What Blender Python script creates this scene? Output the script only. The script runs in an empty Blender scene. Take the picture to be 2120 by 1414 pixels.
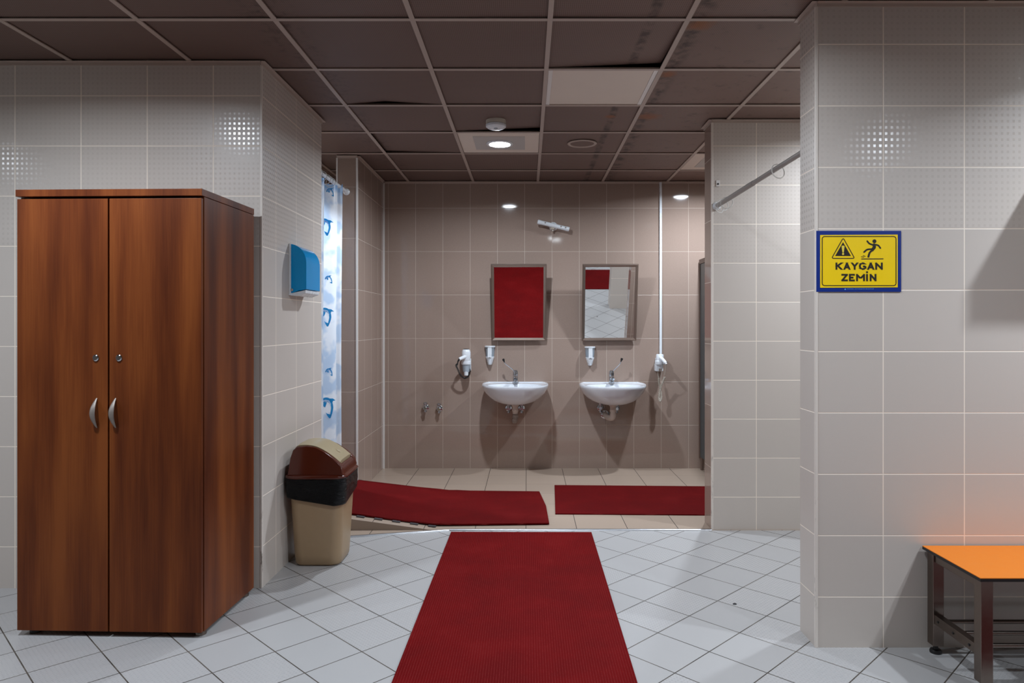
import bpy, bmesh, math, random
from mathutils import Vector, Matrix
from mathutils.geometry import tessellate_polygon

random.seed(7)
S = bpy.context.scene
COL = S.collection
PI = math.pi

# ------------------------------------------------------------------ camera, world, exposure
F, VX, VY, EYE = 1465.0, 1091.0, 673.0, 1.332     # focal length and vanishing point in photo pixels, eye height
CEIL = 2.667
cam_d = bpy.data.cameras.new('camera'); cam = bpy.data.objects.new('camera', cam_d); COL.objects.link(cam)
cam.location = (0, 0, EYE); cam.rotation_euler = (PI / 2, 0, 0)
cam_d.sensor_width = 36.0; cam_d.lens = 36.0 * F / 2120.0
cam_d.shift_x = -(VX - 1060.0) / 2120.0
cam_d.shift_y = (VY - 707.0) / 2120.0
cam_d.clip_start = 0.02
S.camera = cam
w = bpy.data.worlds.new('world'); S.world = w; w.use_nodes = True
w.node_tree.nodes['Background'].inputs[0].default_value = (0.02, 0.02, 0.022, 1)
w.node_tree.nodes['Background'].inputs[1].default_value = 0.2
S.view_settings.view_transform = 'Standard'; S.view_settings.look = 'None'
S.view_settings.gamma = 1.0; S.view_settings.use_curve_mapping = False
S.view_settings.exposure = 0.34
S.cycles.use_denoising = True
S.cycles.max_bounces = 8; S.cycles.diffuse_bounces = 5; S.cycles.glossy_bounces = 5
S.cycles.sample_clamp_indirect = 4.0
S.cycles.caustics_reflective = False; S.cycles.caustics_refractive = False

LIGHT_COL = (0.80, 0.893, 1.0)
# recessed ceiling lights: x, y, power, label
LIGHTS = [
    (-0.20, 5.20, 30, 'lit round ceiling light in a pale square panel in front of the washbasins'),
    (1.60, 5.80, 30, 'ceiling light in a pale panel half hidden behind the far white partition'),
    (0.40, 2.18, 20, 'round ceiling light over the red runner, near end of the room'),
    (-1.96, 2.33, 24, 'round ceiling light in front of the wooden cabinet'),
    (2.72, 2.18, 22, 'round ceiling light above the orange bench'),
    (2.55, 0.74, 20, 'round ceiling light at the near right of the room, behind the viewer'),
    (-4.15, 1.54, 24, 'round ceiling light at the far left of the room'),
    (2.25, 3.95, 23, 'round ceiling light in the passage behind the pillar with the warning sign'),
    (-1.98, 5.55, 20, 'round ceiling light inside the shower behind the dolphin curtain'),
]

def at(px, py, y):
    "point of the place seen at a photo pixel, at depth y"
    return ((px - VX) * y / F, y, EYE - (py - VY) * y / F)

def floor_at(px, py, z=0.0):
    y = (EYE - z) * F / (py - VY)
    return ((px - VX) * y / F, y)

# ------------------------------------------------------------------ materials
def lin(r, g, b):
    f = lambda c: (c / 255) / 12.92 if c / 255 <= 0.04045 else ((c / 255 + 0.055) / 1.055) ** 2.4
    return (f(r), f(g), f(b), 1)

class NT:
    def __init__(self, name):
        self.m = bpy.data.materials.new(name); self.m.use_nodes = True
        self.t = self.m.node_tree; self.b = self.t.nodes['Principled BSDF']; self.out = self.t.nodes['Material Output']
    def n(self, typ, **kw):
        x = self.t.nodes.new(typ)
        for k, v in kw.items(): setattr(x, k, v)
        return x
    def link(self, a, b): self.t.links.new(a, b)
    def setin(self, sock, v):
        if hasattr(v, 'is_linked') or isinstance(v, bpy.types.NodeSocket): self.link(v, sock)
        else: sock.default_value = v
    def math(self, op, a, b=None, c=None, clamp=False):
        x = self.n('ShaderNodeMath', operation=op); x.use_clamp = clamp
        self.setin(x.inputs[0], a)
        if b is not None: self.setin(x.inputs[1], b)
        if c is not None: self.setin(x.inputs[2], c)
        return x.outputs[0]
    def mix(self, f, a, b):
        x = self.n('ShaderNodeMix', data_type='RGBA')
        self.setin(x.inputs[0], f); self.setin(x.inputs[6], a); self.setin(x.inputs[7], b)
        return x.outputs[2]
    def mixf(self, f, a, b):
        x = self.n('ShaderNodeMix', data_type='FLOAT')
        self.setin(x.inputs[0], f); self.setin(x.inputs[2], a); self.setin(x.inputs[3], b)
        return x.outputs[0]
    def ramp(self, v, lo, hi, a=0.0, b=1.0):
        x = self.n('ShaderNodeMapRange'); x.clamp = True
        self.setin(x.inputs[0], v); x.inputs[1].default_value = lo; x.inputs[2].default_value = hi
        x.inputs[3].default_value = a; x.inputs[4].default_value = b
        return x.outputs[0]
    def noise(self, vec, scale, detail=3, rough=0.5):
        x = self.n('ShaderNodeTexNoise'); self.link(vec, x.inputs['Vector'])
        x.inputs['Scale'].default_value = scale; x.inputs['Detail'].default_value = detail; x.inputs['Roughness'].default_value = rough
        return x.outputs[0]
    def xyz(self, x, y, z):
        c = self.n('ShaderNodeCombineXYZ')
        for i, v in enumerate((x, y, z)): self.setin(c.inputs[i], v)
        return c.outputs[0]
    def pos(self):
        g = self.n('ShaderNodeNewGeometry'); s = self.n('ShaderNodeSeparateXYZ'); self.link(g.outputs['Position'], s.inputs[0])
        return g, s.outputs[0], s.outputs[1], s.outputs[2]
    def obj(self):
        c = self.n('ShaderNodeTexCoord'); s = self.n('ShaderNodeSeparateXYZ'); self.link(c.outputs['Object'], s.inputs[0])
        return c.outputs['Object'], s.outputs[0], s.outputs[1], s.outputs[2]
    def bump(self, h, dist, strength=1.0, normal=None):
        x = self.n('ShaderNodeBump'); self.link(h, x.inputs['Height']); x.inputs['Distance'].default_value = dist
        x.inputs['Strength'].default_value = strength
        if normal is not None: self.link(normal, x.inputs['Normal'])
        return x.outputs[0]
    def set(self, **kw):
        for k, v in kw.items(): self.setin(self.b.inputs[k], v)
        return self

def plain(name, rgb, rough=0.5, metal=0.0, noise=0.06, scale=30.0, spec=0.5, coat=0.0):
    t = NT(name)
    c, x, y, z = t.obj()
    n = t.noise(c, scale, 4)
    a = lin(*rgb)
    lo = tuple(max(0, v * (1 - noise)) for v in a[:3]) + (1,); hi = tuple(min(1, v * (1 + noise)) for v in a[:3]) + (1,)
    t.set(**{'Base Color': t.mix(n, lo, hi), 'Roughness': t.mixf(n, max(0.02, rough - 0.05), rough + 0.05), 'Metallic': metal, 'Specular IOR Level': spec, 'Coat Weight': coat})
    return t.m

def tiles(name, base, grout, pu, pv, ux=0.0, uy=0.0, v0=0.0, rough=0.35, gw=0.003, dots=False, var=0.05,
          flat=None, tilt=0.004, gbump=0.0012, grout_v=None, weave=0.0, dotfloor=False, gvar=0.0):
    """ceramic tiles laid in the world; flat=None: upright walls, flat='square'/'diagonal': floors"""
    t = NT(name)
    g, X, Y, Z = t.pos()
    if flat is None:
        sn = t.n('ShaderNodeSeparateXYZ'); t.link(g.outputs['True Normal'], sn.inputs[0])
        side = t.math('GREATER_THAN', t.math('ABSOLUTE', sn.outputs[0]), 0.5)
        u = t.mixf(side, t.math('SUBTRACT', X, ux), t.math('SUBTRACT', Y, uy))
        v = t.math('SUBTRACT', Z, v0)
    elif flat == 'square':
        u = t.math('SUBTRACT', X, ux); v = t.math('SUBTRACT', Y, uy)
    else:
        a = t.math('SUBTRACT', X, ux); b = t.math('SUBTRACT', Y, uy)
        u = t.math('MULTIPLY', t.math('ADD', a, b), math.sqrt(0.5)); v = t.math('MULTIPLY', t.math('SUBTRACT', b, a), math.sqrt(0.5))
    su = t.math('DIVIDE', u, pu); sv = t.math('DIVIDE', v, pv)
    fu = t.math('FRACT', su); fv = t.math('FRACT', sv)
    du = t.math('MULTIPLY', t.math('MINIMUM', fu, t.math('SUBTRACT', 1.0, fu)), pu)
    dv = t.math('MULTIPLY', t.math('MINIMUM', fv, t.math('SUBTRACT', 1.0, fv)), pv)
    d = t.math('MINIMUM', du, dv)
    mask = t.ramp(d, gw * 0.35, gw * 0.65)
    wn = t.n('ShaderNodeTexWhiteNoise', noise_dimensions='2D')
    t.link(t.xyz(t.math('FLOOR', su), t.math('FLOOR', sv), 0.0), wn.inputs['Vector'])
    rnd = wn.outputs['Value']
    k = t.math('ADD', 1.0 - var / 2, t.math('MULTIPLY', rnd, var))
    vm = t.n('ShaderNodeVectorMath', operation='SCALE'); vm.inputs[0].default_value = lin(*base)[:3]; t.link(k, vm.inputs[3])
    bc = vm.outputs[0]
    if weave:
        nz = t.noise(g.outputs['Position'], 260, 2)
        v2 = t.n('ShaderNodeVectorMath', operation='SCALE'); t.link(bc, v2.inputs[0]); t.link(t.ramp(nz, 0.3, 0.7, 1 - weave, 1 + weave), v2.inputs[3])
        bc = v2.outputs[0]
    gc = lin(*grout)
    if gvar:
        gn = t.noise(g.outputs['Position'], 5.0, 5, 0.7)
        gc = t.mix(t.ramp(gn, 0.42, 0.62), lin(*grout), lin(*[min(255, c + gvar) for c in grout]))
    if grout_v is not None:
        gc = t.mix(t.math('LESS_THAN', du, dv), lin(*grout_v), gc)
    t.set(**{'Base Color': t.mix(mask, gc, bc)})
    r = rough
    if dots or dotfloor:
        nu, nv = (14, 10) if dots else (16, 16)
        eu = t.math('ABSOLUTE', t.math('SUBTRACT', t.math('FRACT', t.math('MULTIPLY', fu, nu)), 0.5))
        ev = t.math('ABSOLUTE', t.math('SUBTRACT', t.math('FRACT', t.math('MULTIPLY', fv, nv)), 0.5))
        if dots:
            dot = t.math('LESS_THAN', t.math('MAXIMUM', eu, ev), 0.215)
            r = t.mixf(t.math('MULTIPLY', dot, t.math('GREATER_THAN', Z, 1.725)), rough, 0.17)
        else:
            dot = t.ramp(t.math('ADD', eu, ev), 0.34, 0.26)
            pick = t.math('GREATER_THAN', rnd, 0.5)
            r = t.mixf(t.math('MULTIPLY', dot, pick), rough, 0.20)
    t.set(Roughness=t.mixf(mask, 0.7, r))
    # every tile sits a hair out of true, so reflections break at the joints
    nv_ = t.n('ShaderNodeVectorMath', operation='SUBTRACT'); t.link(wn.outputs['Color'], nv_.inputs[0]); nv_.inputs[1].default_value = (0.5, 0.5, 0.5)
    ns = t.n('ShaderNodeVectorMath', operation='SCALE'); t.link(nv_.outputs[0], ns.inputs[0]); ns.inputs[3].default_value = tilt
    na = t.n('ShaderNodeVectorMath', operation='ADD'); t.link(g.outputs['Normal'], na.inputs[0]); t.link(ns.outputs[0], na.inputs[1])
    nn = t.n('ShaderNodeVectorMath', operation='NORMALIZE'); t.link(na.outputs[0], nn.inputs[0])
    t.set(Normal=t.bump(mask, gbump, 0.6, nn.outputs[0]))
    return t.m

WHITE = (202, 192, 183); CREAM = (252, 238, 222)
BROWN = (157, 137, 125); BGROUT = (196, 180, 166)
M = {}
M['white_left'] = tiles('white_wall_tile_left', WHITE, CREAM, 0.3345, 0.2535, -1.588, 3.783, 0.2103, dots=True, rough=0.42, gw=0.0042)
M['white_right'] = tiles('white_wall_tile_right', WHITE, CREAM, 0.3355, 0.2535, 1.4715, 3.173, 0.2095, dots=True, rough=0.42, gw=0.0042)
M['white_stub'] = tiles('white_wall_tile_stub', WHITE, CREAM, 0.3345, 0.2535, 1.4915, 4.3, 0.2140, dots=True, rough=0.42, gw=0.0042)
M['brown'] = tiles('brown_wall_tile', BROWN, BGROUT, 0.2535, 0.403, 0.2329, 6.576, 0.0, rough=0.06, gw=0.0035, tilt=0.012, weave=0.05, var=0.04)
M['floor_white'] = tiles('white_floor_tile', (174, 172, 171), (52, 43, 34), 0.2505, 0.2505, -0.8507, 3.0634, 0, rough=0.34, gw=0.0048, flat='diagonal', dotfloor=True, tilt=0.004, gvar=45)
M['floor_beige'] = tiles('beige_floor_tile', (168, 149, 133), (52, 42, 36), 0.3325, 0.3325, -0.007, 4.60, 0, rough=0.30, gw=0.0042, flat='square', grout_v=(152, 134, 119), tilt=0.003)
M['white'] = plain('white_plastic', (228, 232, 236), 0.28, noise=0.02)
M['off_white'] = plain('aged_white_plastic', (205, 196, 182), 0.4, noise=0.05)
M['trim'] = plain('cream_edge_strip', (214, 204, 190), 0.3, noise=0.04)
def grimy(name, rgb):
    t = NT(name); c, x, y, z = t.obj()
    n = t.noise(t.xyz(t.math('MULTIPLY', x, 60.0), t.math('MULTIPLY', y, 60.0), t.math('MULTIPLY', z, 14.0)), 1.0, 4, 0.65)
    m = t.math('MULTIPLY', t.ramp(n, 0.56, 0.66), t.ramp(z, 0.75, 0.05, 0.0, 0.8))
    t.set(**{'Base Color': t.mix(m, lin(*rgb), lin(78, 66, 54)), 'Roughness': 0.35}); return t.m
M['trim'] = grimy('cream_edge_strip_scuffed', (224, 214, 204))
M['white_trim'] = plain('white_edge_strip', (226, 222, 218), 0.3, noise=0.03)
M['tee'] = plain('painted_tee_bar', (180, 163, 152), 0.45, noise=0.05)
M['dark'] = plain('black_plastic', (22, 21, 22), 0.4)
M['plenum'] = plain('dark_plenum', (38, 34, 32), 0.9)
M['chrome'] = plain('chrome', (200, 206, 212), 0.12, metal=1.0, noise=0.03)
M['steel'] = plain('brushed_steel', (128, 116, 108), 0.30, metal=1.0, noise=0.08, scale=60)
M['rod_grey'] = plain('dull_grey_pole', (150, 143, 138), 0.45, noise=0.04)
M['satin'] = plain('satin_grey_metal', (150, 140, 132), 0.5, metal=0.6, noise=0.05)
M['alu'] = plain('aluminium_strip', (170, 170, 172), 0.36, metal=1.0, noise=0.04)
M['bronze'] = plain('bronze_brown_frame', (150, 132, 120), 0.30, metal=0.75, noise=0.02)
M['ceramic'] = plain('white_sanitary_ceramic', (222, 226, 232), 0.10, noise=0.01, coat=0.3)
M['grey_pipe'] = plain('grey_ribbed_hose', (150, 138, 130), 0.5)
M['pvc'] = plain('pipe_white_pvc', (200, 186, 176), 0.4, noise=0.05)
M['orange'] = plain('orange_laminate', (230, 126, 14), 0.4, noise=0.02)
M['beige_plastic'] = plain('beige_plastic', (166, 140, 108), 0.38, noise=0.04)
M['flap_beige'] = plain('khaki_plastic', (166, 150, 118), 0.35, noise=0.04)
M['brown_plastic'] = plain('dark_brown_plastic', (80, 30, 16), 0.16, noise=0.05)
M['blue'] = plain('sign_blue', (0, 42, 130), 0.35, noise=0.02)
M['yellow'] = plain('sign_yellow', (255, 214, 0), 0.35, noise=0.02)
M['ink'] = plain('sign_black_ink', (26, 18, 10), 0.45)
M['pale_yellow'] = plain('sign_pale_yellow', (240, 214, 70), 0.4, noise=0.02)
M['sign_cyan'] = plain('sign_small_print', (96, 150, 220), 0.45)
M['slate'] = plain('slate_grey_laminate', (70, 80, 84), 0.35)
M['cocoa'] = plain('cocoa_edge_profile', (104, 84, 74), 0.4)
M['rubber_grey'] = plain('dark_grey_rubber', (64, 60, 62), 0.6)
M['clear'] = None

def clear_plastic(name, rgb, alpha, rough=0.08):
    t = NT(name)
    tr = t.n('ShaderNodeBsdfTransparent'); tr.inputs[0].default_value = lin(*[min(255, 120 + c // 2) for c in rgb])
    mx = t.n('ShaderNodeMixShader'); mx.inputs[0].default_value = alpha
    t.set(**{'Base Color': lin(*rgb), 'Roughness': rough, 'Specular IOR Level': 0.3})
    t.link(tr.outputs[0], mx.inputs[1]); t.link(t.b.outputs[0], mx.inputs[2]); t.link(mx.outputs[0], t.out.inputs[0])
    return t.m
M['clear'] = clear_plastic('clear_grey_plastic', (196, 206, 214), 0.5)
M['clear_ring'] = clear_plastic('clear_ring_plastic', (236, 234, 230), 0.6)
M['blue_clear'] = clear_plastic('translucent_blue_plastic', (0, 158, 226), 0.93)
M['soap'] = plain('pale_blue_soap', (150, 180, 205), 0.3)
M['paper'] = plain('grey_paper_stack', (150, 128, 108), 0.8)
M['mirror'] = NT('mirror_glass').set(**{'Base Color': (0.95, 0.96, 0.96, 1), 'Metallic': 1.0, 'Roughness': 0.012}).m

def emission(name, rgb, s):
    t = NT(name)
    e = t.n('ShaderNodeEmission'); e.inputs[0].default_value = (*rgb, 1); e.inputs[1].default_value = s
    t.link(e.outputs[0], t.out.inputs[0]); return t.m
M['glow'] = emission('lamp_diffuser', (0.86, 0.94, 1.0), 45.0)

def wood():
    t = NT('walnut_veneer'); c, x, y, z = t.obj()
    st = t.xyz(t.math('MULTIPLY', t.math('ADD', x, y), 6.5), 0.0, t.math('MULTIPLY', z, 0.55))
    a = t.noise(st, 1.3, 3, 0.5)
    fine = t.noise(t.xyz(t.math('MULTIPLY', t.math('ADD', x, y), 160.0), 0.0, t.math('MULTIPLY', z, 4.0)), 1.0, 4, 0.6)
    grain = t.ramp(t.math('ADD', t.math('MULTIPLY', a, 0.8), t.math('MULTIPLY', fine, 0.2)), 0.36, 0.64)
    dark, mid, lt = lin(80, 35, 15), lin(106, 52, 22), lin(128, 68, 30)
    r = t.n('ShaderNodeValToRGB'); t.link(grain, r.inputs[0])
    r.color_ramp.elements[0].color = dark; r.color_ramp.elements[1].color = lt
    e = r.color_ramp.elements.new(0.5); e.color = mid
    t.set(**{'Base Color': r.outputs[0], 'Roughness': 0.40, 'Specular IOR Level': 0.2})
    return t.m
M['wood'] = wood()

def mat_red(axis, period=0.0105):
    t = NT('red_ribbed_mat_' + axis); d = 0.86 if axis == 'y' else 1.0; g, X, Y, Z = t.pos()
    u = X if axis == 'x' else Y
    f = t.math('FRACT', t.math('DIVIDE', u, period))
    line = t.ramp(t.math('ABSOLUTE', t.math('SUBTRACT', f, 0.5)), 0.36, 0.46)
    n = t.noise(g.outputs['Position'], 3.2, 4, 0.6); n2 = t.noise(g.outputs['Position'], 90, 2)
    base = t.mix(t.ramp(n, 0.35, 0.65), lin(92 * d, 2.5, 5), lin(104 * d, 3.5, 6))
    base = t.mix(t.math('MULTIPLY', t.ramp(n, 0.56, 0.72), 0.25), base, lin(108, 26, 26))
    base = t.mix(t.math('MULTIPLY', line, t.ramp(n2, 0.3, 0.7, 0.20, 0.60)), base, lin(146, 52, 52))
    t.set(**{'Base Color': base, 'Roughness': 0.7, 'Specular IOR Level': 0.05, 'Normal': t.bump(line, 0.0015, 0.7)})
    return t.m
M['red_x'] = mat_red('x'); M['red_y'] = mat_red('y')

def ceiling_mat():
    t = NT('perforated_ceiling_panel'); g, X, Y, Z = t.pos()
    p = 0.0085
    a = t.math('SUBTRACT', t.math('FRACT', t.math('DIVIDE', X, p)), 0.5); b = t.math('SUBTRACT', t.math('FRACT', t.math('DIVIDE', Y, p)), 0.5)
    hole = t.ramp(t.math('SQRT', t.math('ADD', t.math('MULTIPLY', a, a), t.math('MULTIPLY', b, b))), 0.20, 0.30)
    big = t.noise(g.outputs['Position'], 1.1, 3); sm = t.noise(g.outputs['Position'], 9.0, 6, 0.7)
    base = t.mix(big, lin(111, 90, 82), lin(124, 102, 93))
    v3 = t.n('ShaderNodeVectorMath', operation='SCALE'); t.link(base, v3.inputs[0]); t.link(t.ramp(X, 0.0, 1.0, 1.0, 1.35), v3.inputs[3]); base = v3.outputs[0]   # panel colour gets paler towards the right
    # water marks: a long streak and rusty spots beside one tee bar, dust marks
    streak = t.math('MULTIPLY', t.ramp(t.math('ABSOLUTE', t.math('SUBTRACT', X, 0.545)), 0.030, 0.014), t.ramp(sm, 0.40, 0.58))
    bar = t.math('MULTIPLY', t.ramp(t.math('ABSOLUTE', t.math('SUBTRACT', X, 0.755)), 0.060, 0.01), t.ramp(sm, 0.44, 0.60))
    right = t.math('MULTIPLY', t.ramp(X, 0.72, 0.9), t.ramp(t.noise(g.outputs['Position'], 13, 6, 0.75), 0.56, 0.70, 0, 0.6))
    left = t.math('MULTIPLY', t.ramp(t.math('ABSOLUTE', t.math('ADD', X, 1.12)), 0.16, 0.03), t.ramp(t.noise(g.outputs['Position'], 26, 5, 0.7), 0.50, 0.68, 0, 0.8))
    dirt = t.math('MAXIMUM', t.math('MAXIMUM', streak, bar), t.math('MAXIMUM', right, left))
    base = t.mix(t.math('MULTIPLY', dirt, 0.85), base, lin(58, 46, 41))
    rust = None
    for (rx, ry, rr) in ((0.765, 3.15, 0.10), (0.752, 3.79, 0.075), (0.775, 4.55, 0.13), (0.535, 4.55, 0.06)):
        dx = t.math('MULTIPLY', t.math('SUBTRACT', X, rx), 1.0); dy = t.math('SUBTRACT', Y, ry)
        dd = t.math('SQRT', t.math('ADD', t.math('MULTIPLY', dx, dx), t.math('MULTIPLY', dy, dy)))
        s = t.ramp(t.math('ADD', t.math('DIVIDE', dd, rr), t.math('MULTIPLY', sm, 1.4)), 1.45, 0.95)
        rust = s if rust is None else t.math('MAXIMUM', rust, s)
    base = t.mix(t.math('MULTIPLY', rust, 0.85), base, lin(152, 90, 46))
    col = t.mix(hole, lin(75, 61, 55), base)
    t.set(**{'Base Color': col, 'Roughness': 0.55, 'Specular IOR Level': 0.3})
    return t.m
M['ceil'] = ceiling_mat()
M['pale_panel'] = plain('pale_ceiling_panel', (222, 207, 193), 0.5, noise=0.04, scale=6)
M['panel_grey'] = plain('pale_grey_inset', (190, 184, 178), 0.5, noise=0.04, scale=6)

def curtain_mat():
    t = NT('shower_curtain_vinyl'); c, x, y, z = t.obj()
    n = t.noise(c, 7.5, 2, 0.4); n2 = t.noise(c, 14, 2)
    blob = t.ramp(t.math('ADD', t.math('MULTIPLY', n, 0.8), t.math('MULTIPLY', n2, 0.2)), 0.50, 0.58)
    base = t.mix(t.math('MULTIPLY', blob, 0.45), lin(236, 243, 252), lin(104, 168, 222))
    band = t.ramp(z, 2.30, 2.335)
    base = t.mix(t.math('MULTIPLY', band, 0.75), base, lin(92, 158, 216))
    d = t.n('ShaderNodeBsdfDiffuse'); tl = t.n('ShaderNodeBsdfTranslucent'); t.link(base, d.inputs[0]); t.link(base, tl.inputs[0])
    m1 = t.n('ShaderNodeMixShader'); m1.inputs[0].default_value = 0.62; t.link(d.outputs[0], m1.inputs[1]); t.link(tl.outputs[0], m1.inputs[2])
    gl = t.n('ShaderNodeBsdfGlossy'); gl.inputs['Roughness'].default_value = 0.3
    m2 = t.n('ShaderNodeMixShader'); m2.inputs[0].default_value = 0.04; t.link(m1.outputs[0], m2.inputs[1]); t.link(gl.outputs[0], m2.inputs[2])
    t.link(m2.outputs[0], t.out.inputs[0]); return t.m
M['curtain'] = curtain_mat()
def curtain_print(name, rgb):
    t = NT(name); d = t.n('ShaderNodeBsdfDiffuse'); tl = t.n('ShaderNodeBsdfTranslucent')
    d.inputs[0].default_value = lin(*rgb); tl.inputs[0].default_value = lin(*rgb)
    m1 = t.n('ShaderNodeMixShader'); m1.inputs[0].default_value = 0.5; t.link(d.outputs[0], m1.inputs[1]); t.link(tl.outputs[0], m1.inputs[2])
    t.link(m1.outputs[0], t.out.inputs[0]); return t.m
M['dolphin'] = curtain_print('curtain_print_blue', (52, 146, 200))

def bag_mat():
    t = NT('black_bin_liner'); c, x, y, z = t.obj()
    n = t.noise(t.xyz(t.math('MULTIPLY', x, 8.0), t.math('MULTIPLY', y, 8.0), t.math('MULTIPLY', z, 26.0)), 1.6, 5, 0.6)
    t.set(**{'Base Color': lin(5, 5, 6), 'Roughness': 0.24, 'Specular IOR Level': 0.22, 'Normal': t.bump(n, 0.026, 1.0)})
    return t.m
M['bag'] = bag_mat()

# ------------------------------------------------------------------ mesh builder
def crom(pts, n=8, closed=False):
    out = []; P = [Vector(p) for p in pts]; L = len(P)
    rng = range(L if closed else L - 1)
    for i in rng:
        p1, p2 = P[i], P[(i + 1) % L]
        p0 = P[i - 1] if (closed or i > 0) else p1 + (p1 - p2)
        p3 = P[(i + 2) % L] if (closed or i + 2 < L) else p2 + (p2 - p1)
        for k in range(n):
            t = k / n
            out.append(0.5 * ((2 * p1) + (p2 - p0) * t + (2 * p0 - 5 * p1 + 4 * p2 - p3) * t * t + (3 * p1 - p0 - 3 * p2 + p3) * t ** 3))
    if not closed: out.append(P[-1])
    return out

class MB:
    def __init__(self): self.v = []; self.f = []; self.m = []
    def add(self, vs, fs, m=0):
        o = len(self.v); self.v += [tuple(p) for p in vs]
        for f in fs: self.f.append(tuple(o + i for i in f)); self.m.append(m)
        return self
    def box(self, x0, x1, y0, y1, z0, z1, m=0):
        vs = [(x0, y0, z0), (x1, y0, z0), (x1, y1, z0), (x0, y1, z0), (x0, y0, z1), (x1, y0, z1), (x1, y1, z1), (x0, y1, z1)]
        mm = m if isinstance(m, dict) else None
        fs = {'bottom': (0, 3, 2, 1), 'top': (4, 5, 6, 7), 'front': (0, 1, 5, 4), 'right': (1, 2, 6, 5), 'back': (2, 3, 7, 6), 'left': (3, 0, 4, 7)}
        o = len(self.v); self.v += vs
        for k, f in fs.items(): self.f.append(tuple(o + i for i in f)); self.m.append(m if mm is None else mm.get(k, 0))
        return self
    def loft(self, rings, m=0, cap0=True, cap1=True, closed=True):
        n = len(rings[0]); vs = [p for r in rings for p in r]; fs = []
        for i in range(len(rings) - 1):
            for j in range(n if closed else n - 1):
                a = i * n + j; b = i * n + (j + 1) % n
                fs.append((a, b, b + n, a + n))
        if cap0: fs.append(tuple(range(n - 1, -1, -1)))
        if cap1: fs.append(tuple((len(rings) - 1) * n + j for j in range(n)))
        return self.add(vs, fs, m)
    def frame(self, d):
        d = Vector(d).normalized(); u = d.cross(Vector((0, 0, 1)) if abs(d.z) < 0.95 else Vector((1, 0, 0))).normalized()
        return u, d.cross(u).normalized()
    def lathe(self, prof, origin, axis=(0, 0, 1), n=24, m=0, cap0=True, cap1=True):
        "prof: (radius, distance along axis)"
        d = Vector(axis).normalized(); u, w_ = self.frame(d); o = Vector(origin)
        rings = [[o + d * h + (u * math.cos(2 * PI * k / n) + w_ * math.sin(2 * PI * k / n)) * r for k in range(n)] for r, h in prof]
        return self.loft(rings, m, cap0, cap1)
    def cyl(self, p, q, r, r2=None, n=20, m=0):
        p, q = Vector(p), Vector(q); L = (q - p).length
        return self.lathe([(r, 0), (r2 if r2 is not None else r, L)], p, q - p, n, m)
    def tube(self, pts, r, n=10, m=0, caps=True, flat=None):
        P = [Vector(p) for p in pts]; rings = []
        u = None
        for i, p in enumerate(P):
            d = (P[min(i + 1, len(P) - 1)] - P[max(i - 1, 0)]).normalized()
            if u is None: u, w_ = self.frame(d)
            else:
                u = (u - d * u.dot(d)).normalized(); w_ = d.cross(u).normalized()
            rr = r[i] if isinstance(r, (list, tuple)) else r
            a, b = (rr, rr) if flat is None else (rr * flat[0], rr * flat[1])
            rings.append([p + u * math.cos(2 * PI * k / n) * a + w_ * math.sin(2 * PI * k / n) * b for k in range(n)])
        return self.loft(rings, m, caps, caps)
    def prism(self, poly, fn, d0, d1, m=0):
        "poly: 2-D outline; fn(a, b, d) -> point"
        n = len(poly); A = [Vector(fn(a, b, d0)) for a, b in poly]; B = [Vector(fn(a, b, d1)) for a, b in poly]
        fs = [(i, (i + 1) % n, n + (i + 1) % n, n + i) for i in range(n)]
        fs += [tuple(range(n - 1, -1, -1)), tuple(range(n, 2 * n))]
        return self.add(A + B, fs, m)
    def build(self, name, mats, parent=None, bevel=0.0, seg=2, smooth=35, fix=True):
        me = bpy.data.meshes.new(name); me.from_pydata(self.v, [], self.f)
        mats = mats if isinstance(mats, (list, tuple)) else [mats]
        for x in mats: me.materials.append(M[x] if isinstance(x, str) else x)
        for p, k in zip(me.polygons, self.m): p.material_index = k
        if fix:
            bm = bmesh.new(); bm.from_mesh(me); bmesh.ops.recalc_face_normals(bm, faces=bm.faces[:]); bm.to_mesh(me); bm.free()
        me.shade_smooth(); me.set_sharp_from_angle(angle=math.radians(smooth))
        o = bpy.data.objects.new(name, me); COL.objects.link(o)
        if parent is not None: o.parent = parent
        if bevel:
            b = o.modifiers.new('bevel', 'BEVEL'); b.width = bevel; b.segments = seg; b.limit_method = 'ANGLE'; b.angle_limit = math.radians(40)
            b.harden_normals = True
        return o

def tag(o, label, cat, group=None, kind=None):
    o['label'] = label; o['category'] = cat
    if group: o['group'] = group
    if kind: o['kind'] = kind
    return o
def thing(name, label, cat, loc, rz=0.0, group=None):
    o = bpy.data.objects.new(name, None); COL.objects.link(o); o.empty_display_size = 0.05
    o.location = loc; o.rotation_euler = (0, 0, rz)
    return tag(o, label, cat, group)
def struct(o):
    o['kind'] = 'structure'; return o
def copy_thing(root, loc, label, rz=None, skip=()):
    c = root.copy(); COL.objects.link(c); c.location = loc; c['label'] = label
    if rz is not None: c.rotation_euler = (0, 0, rz)
    def kids(a, b):
        for ch in list(a.children):
            if ch.name.split('.')[0] in skip: continue
            d = ch.copy(); COL.objects.link(d); d.parent = b; kids(ch, d)
    kids(root, c); return c

# ------------------------------------------------------------------ the room
WL, WB = 3.582, 6.575           # depth of the left front wall, of the wall behind the basins
LX = -1.3415                    # side face of the left wall
RF, RB, RX = 2.923, 3.09, 1.193 # pillar wall: front, back, free edge
SF, SB, SX = 4.60, 4.775, 1.1995
TOP = 2.73
def wall(name, x0, x1, y0, y1, mats, faces, z0=-0.02, z1=TOP):
    return struct(MB().box(x0, x1, y0, y1, z0, z1, faces).build(name, mats))

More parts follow.
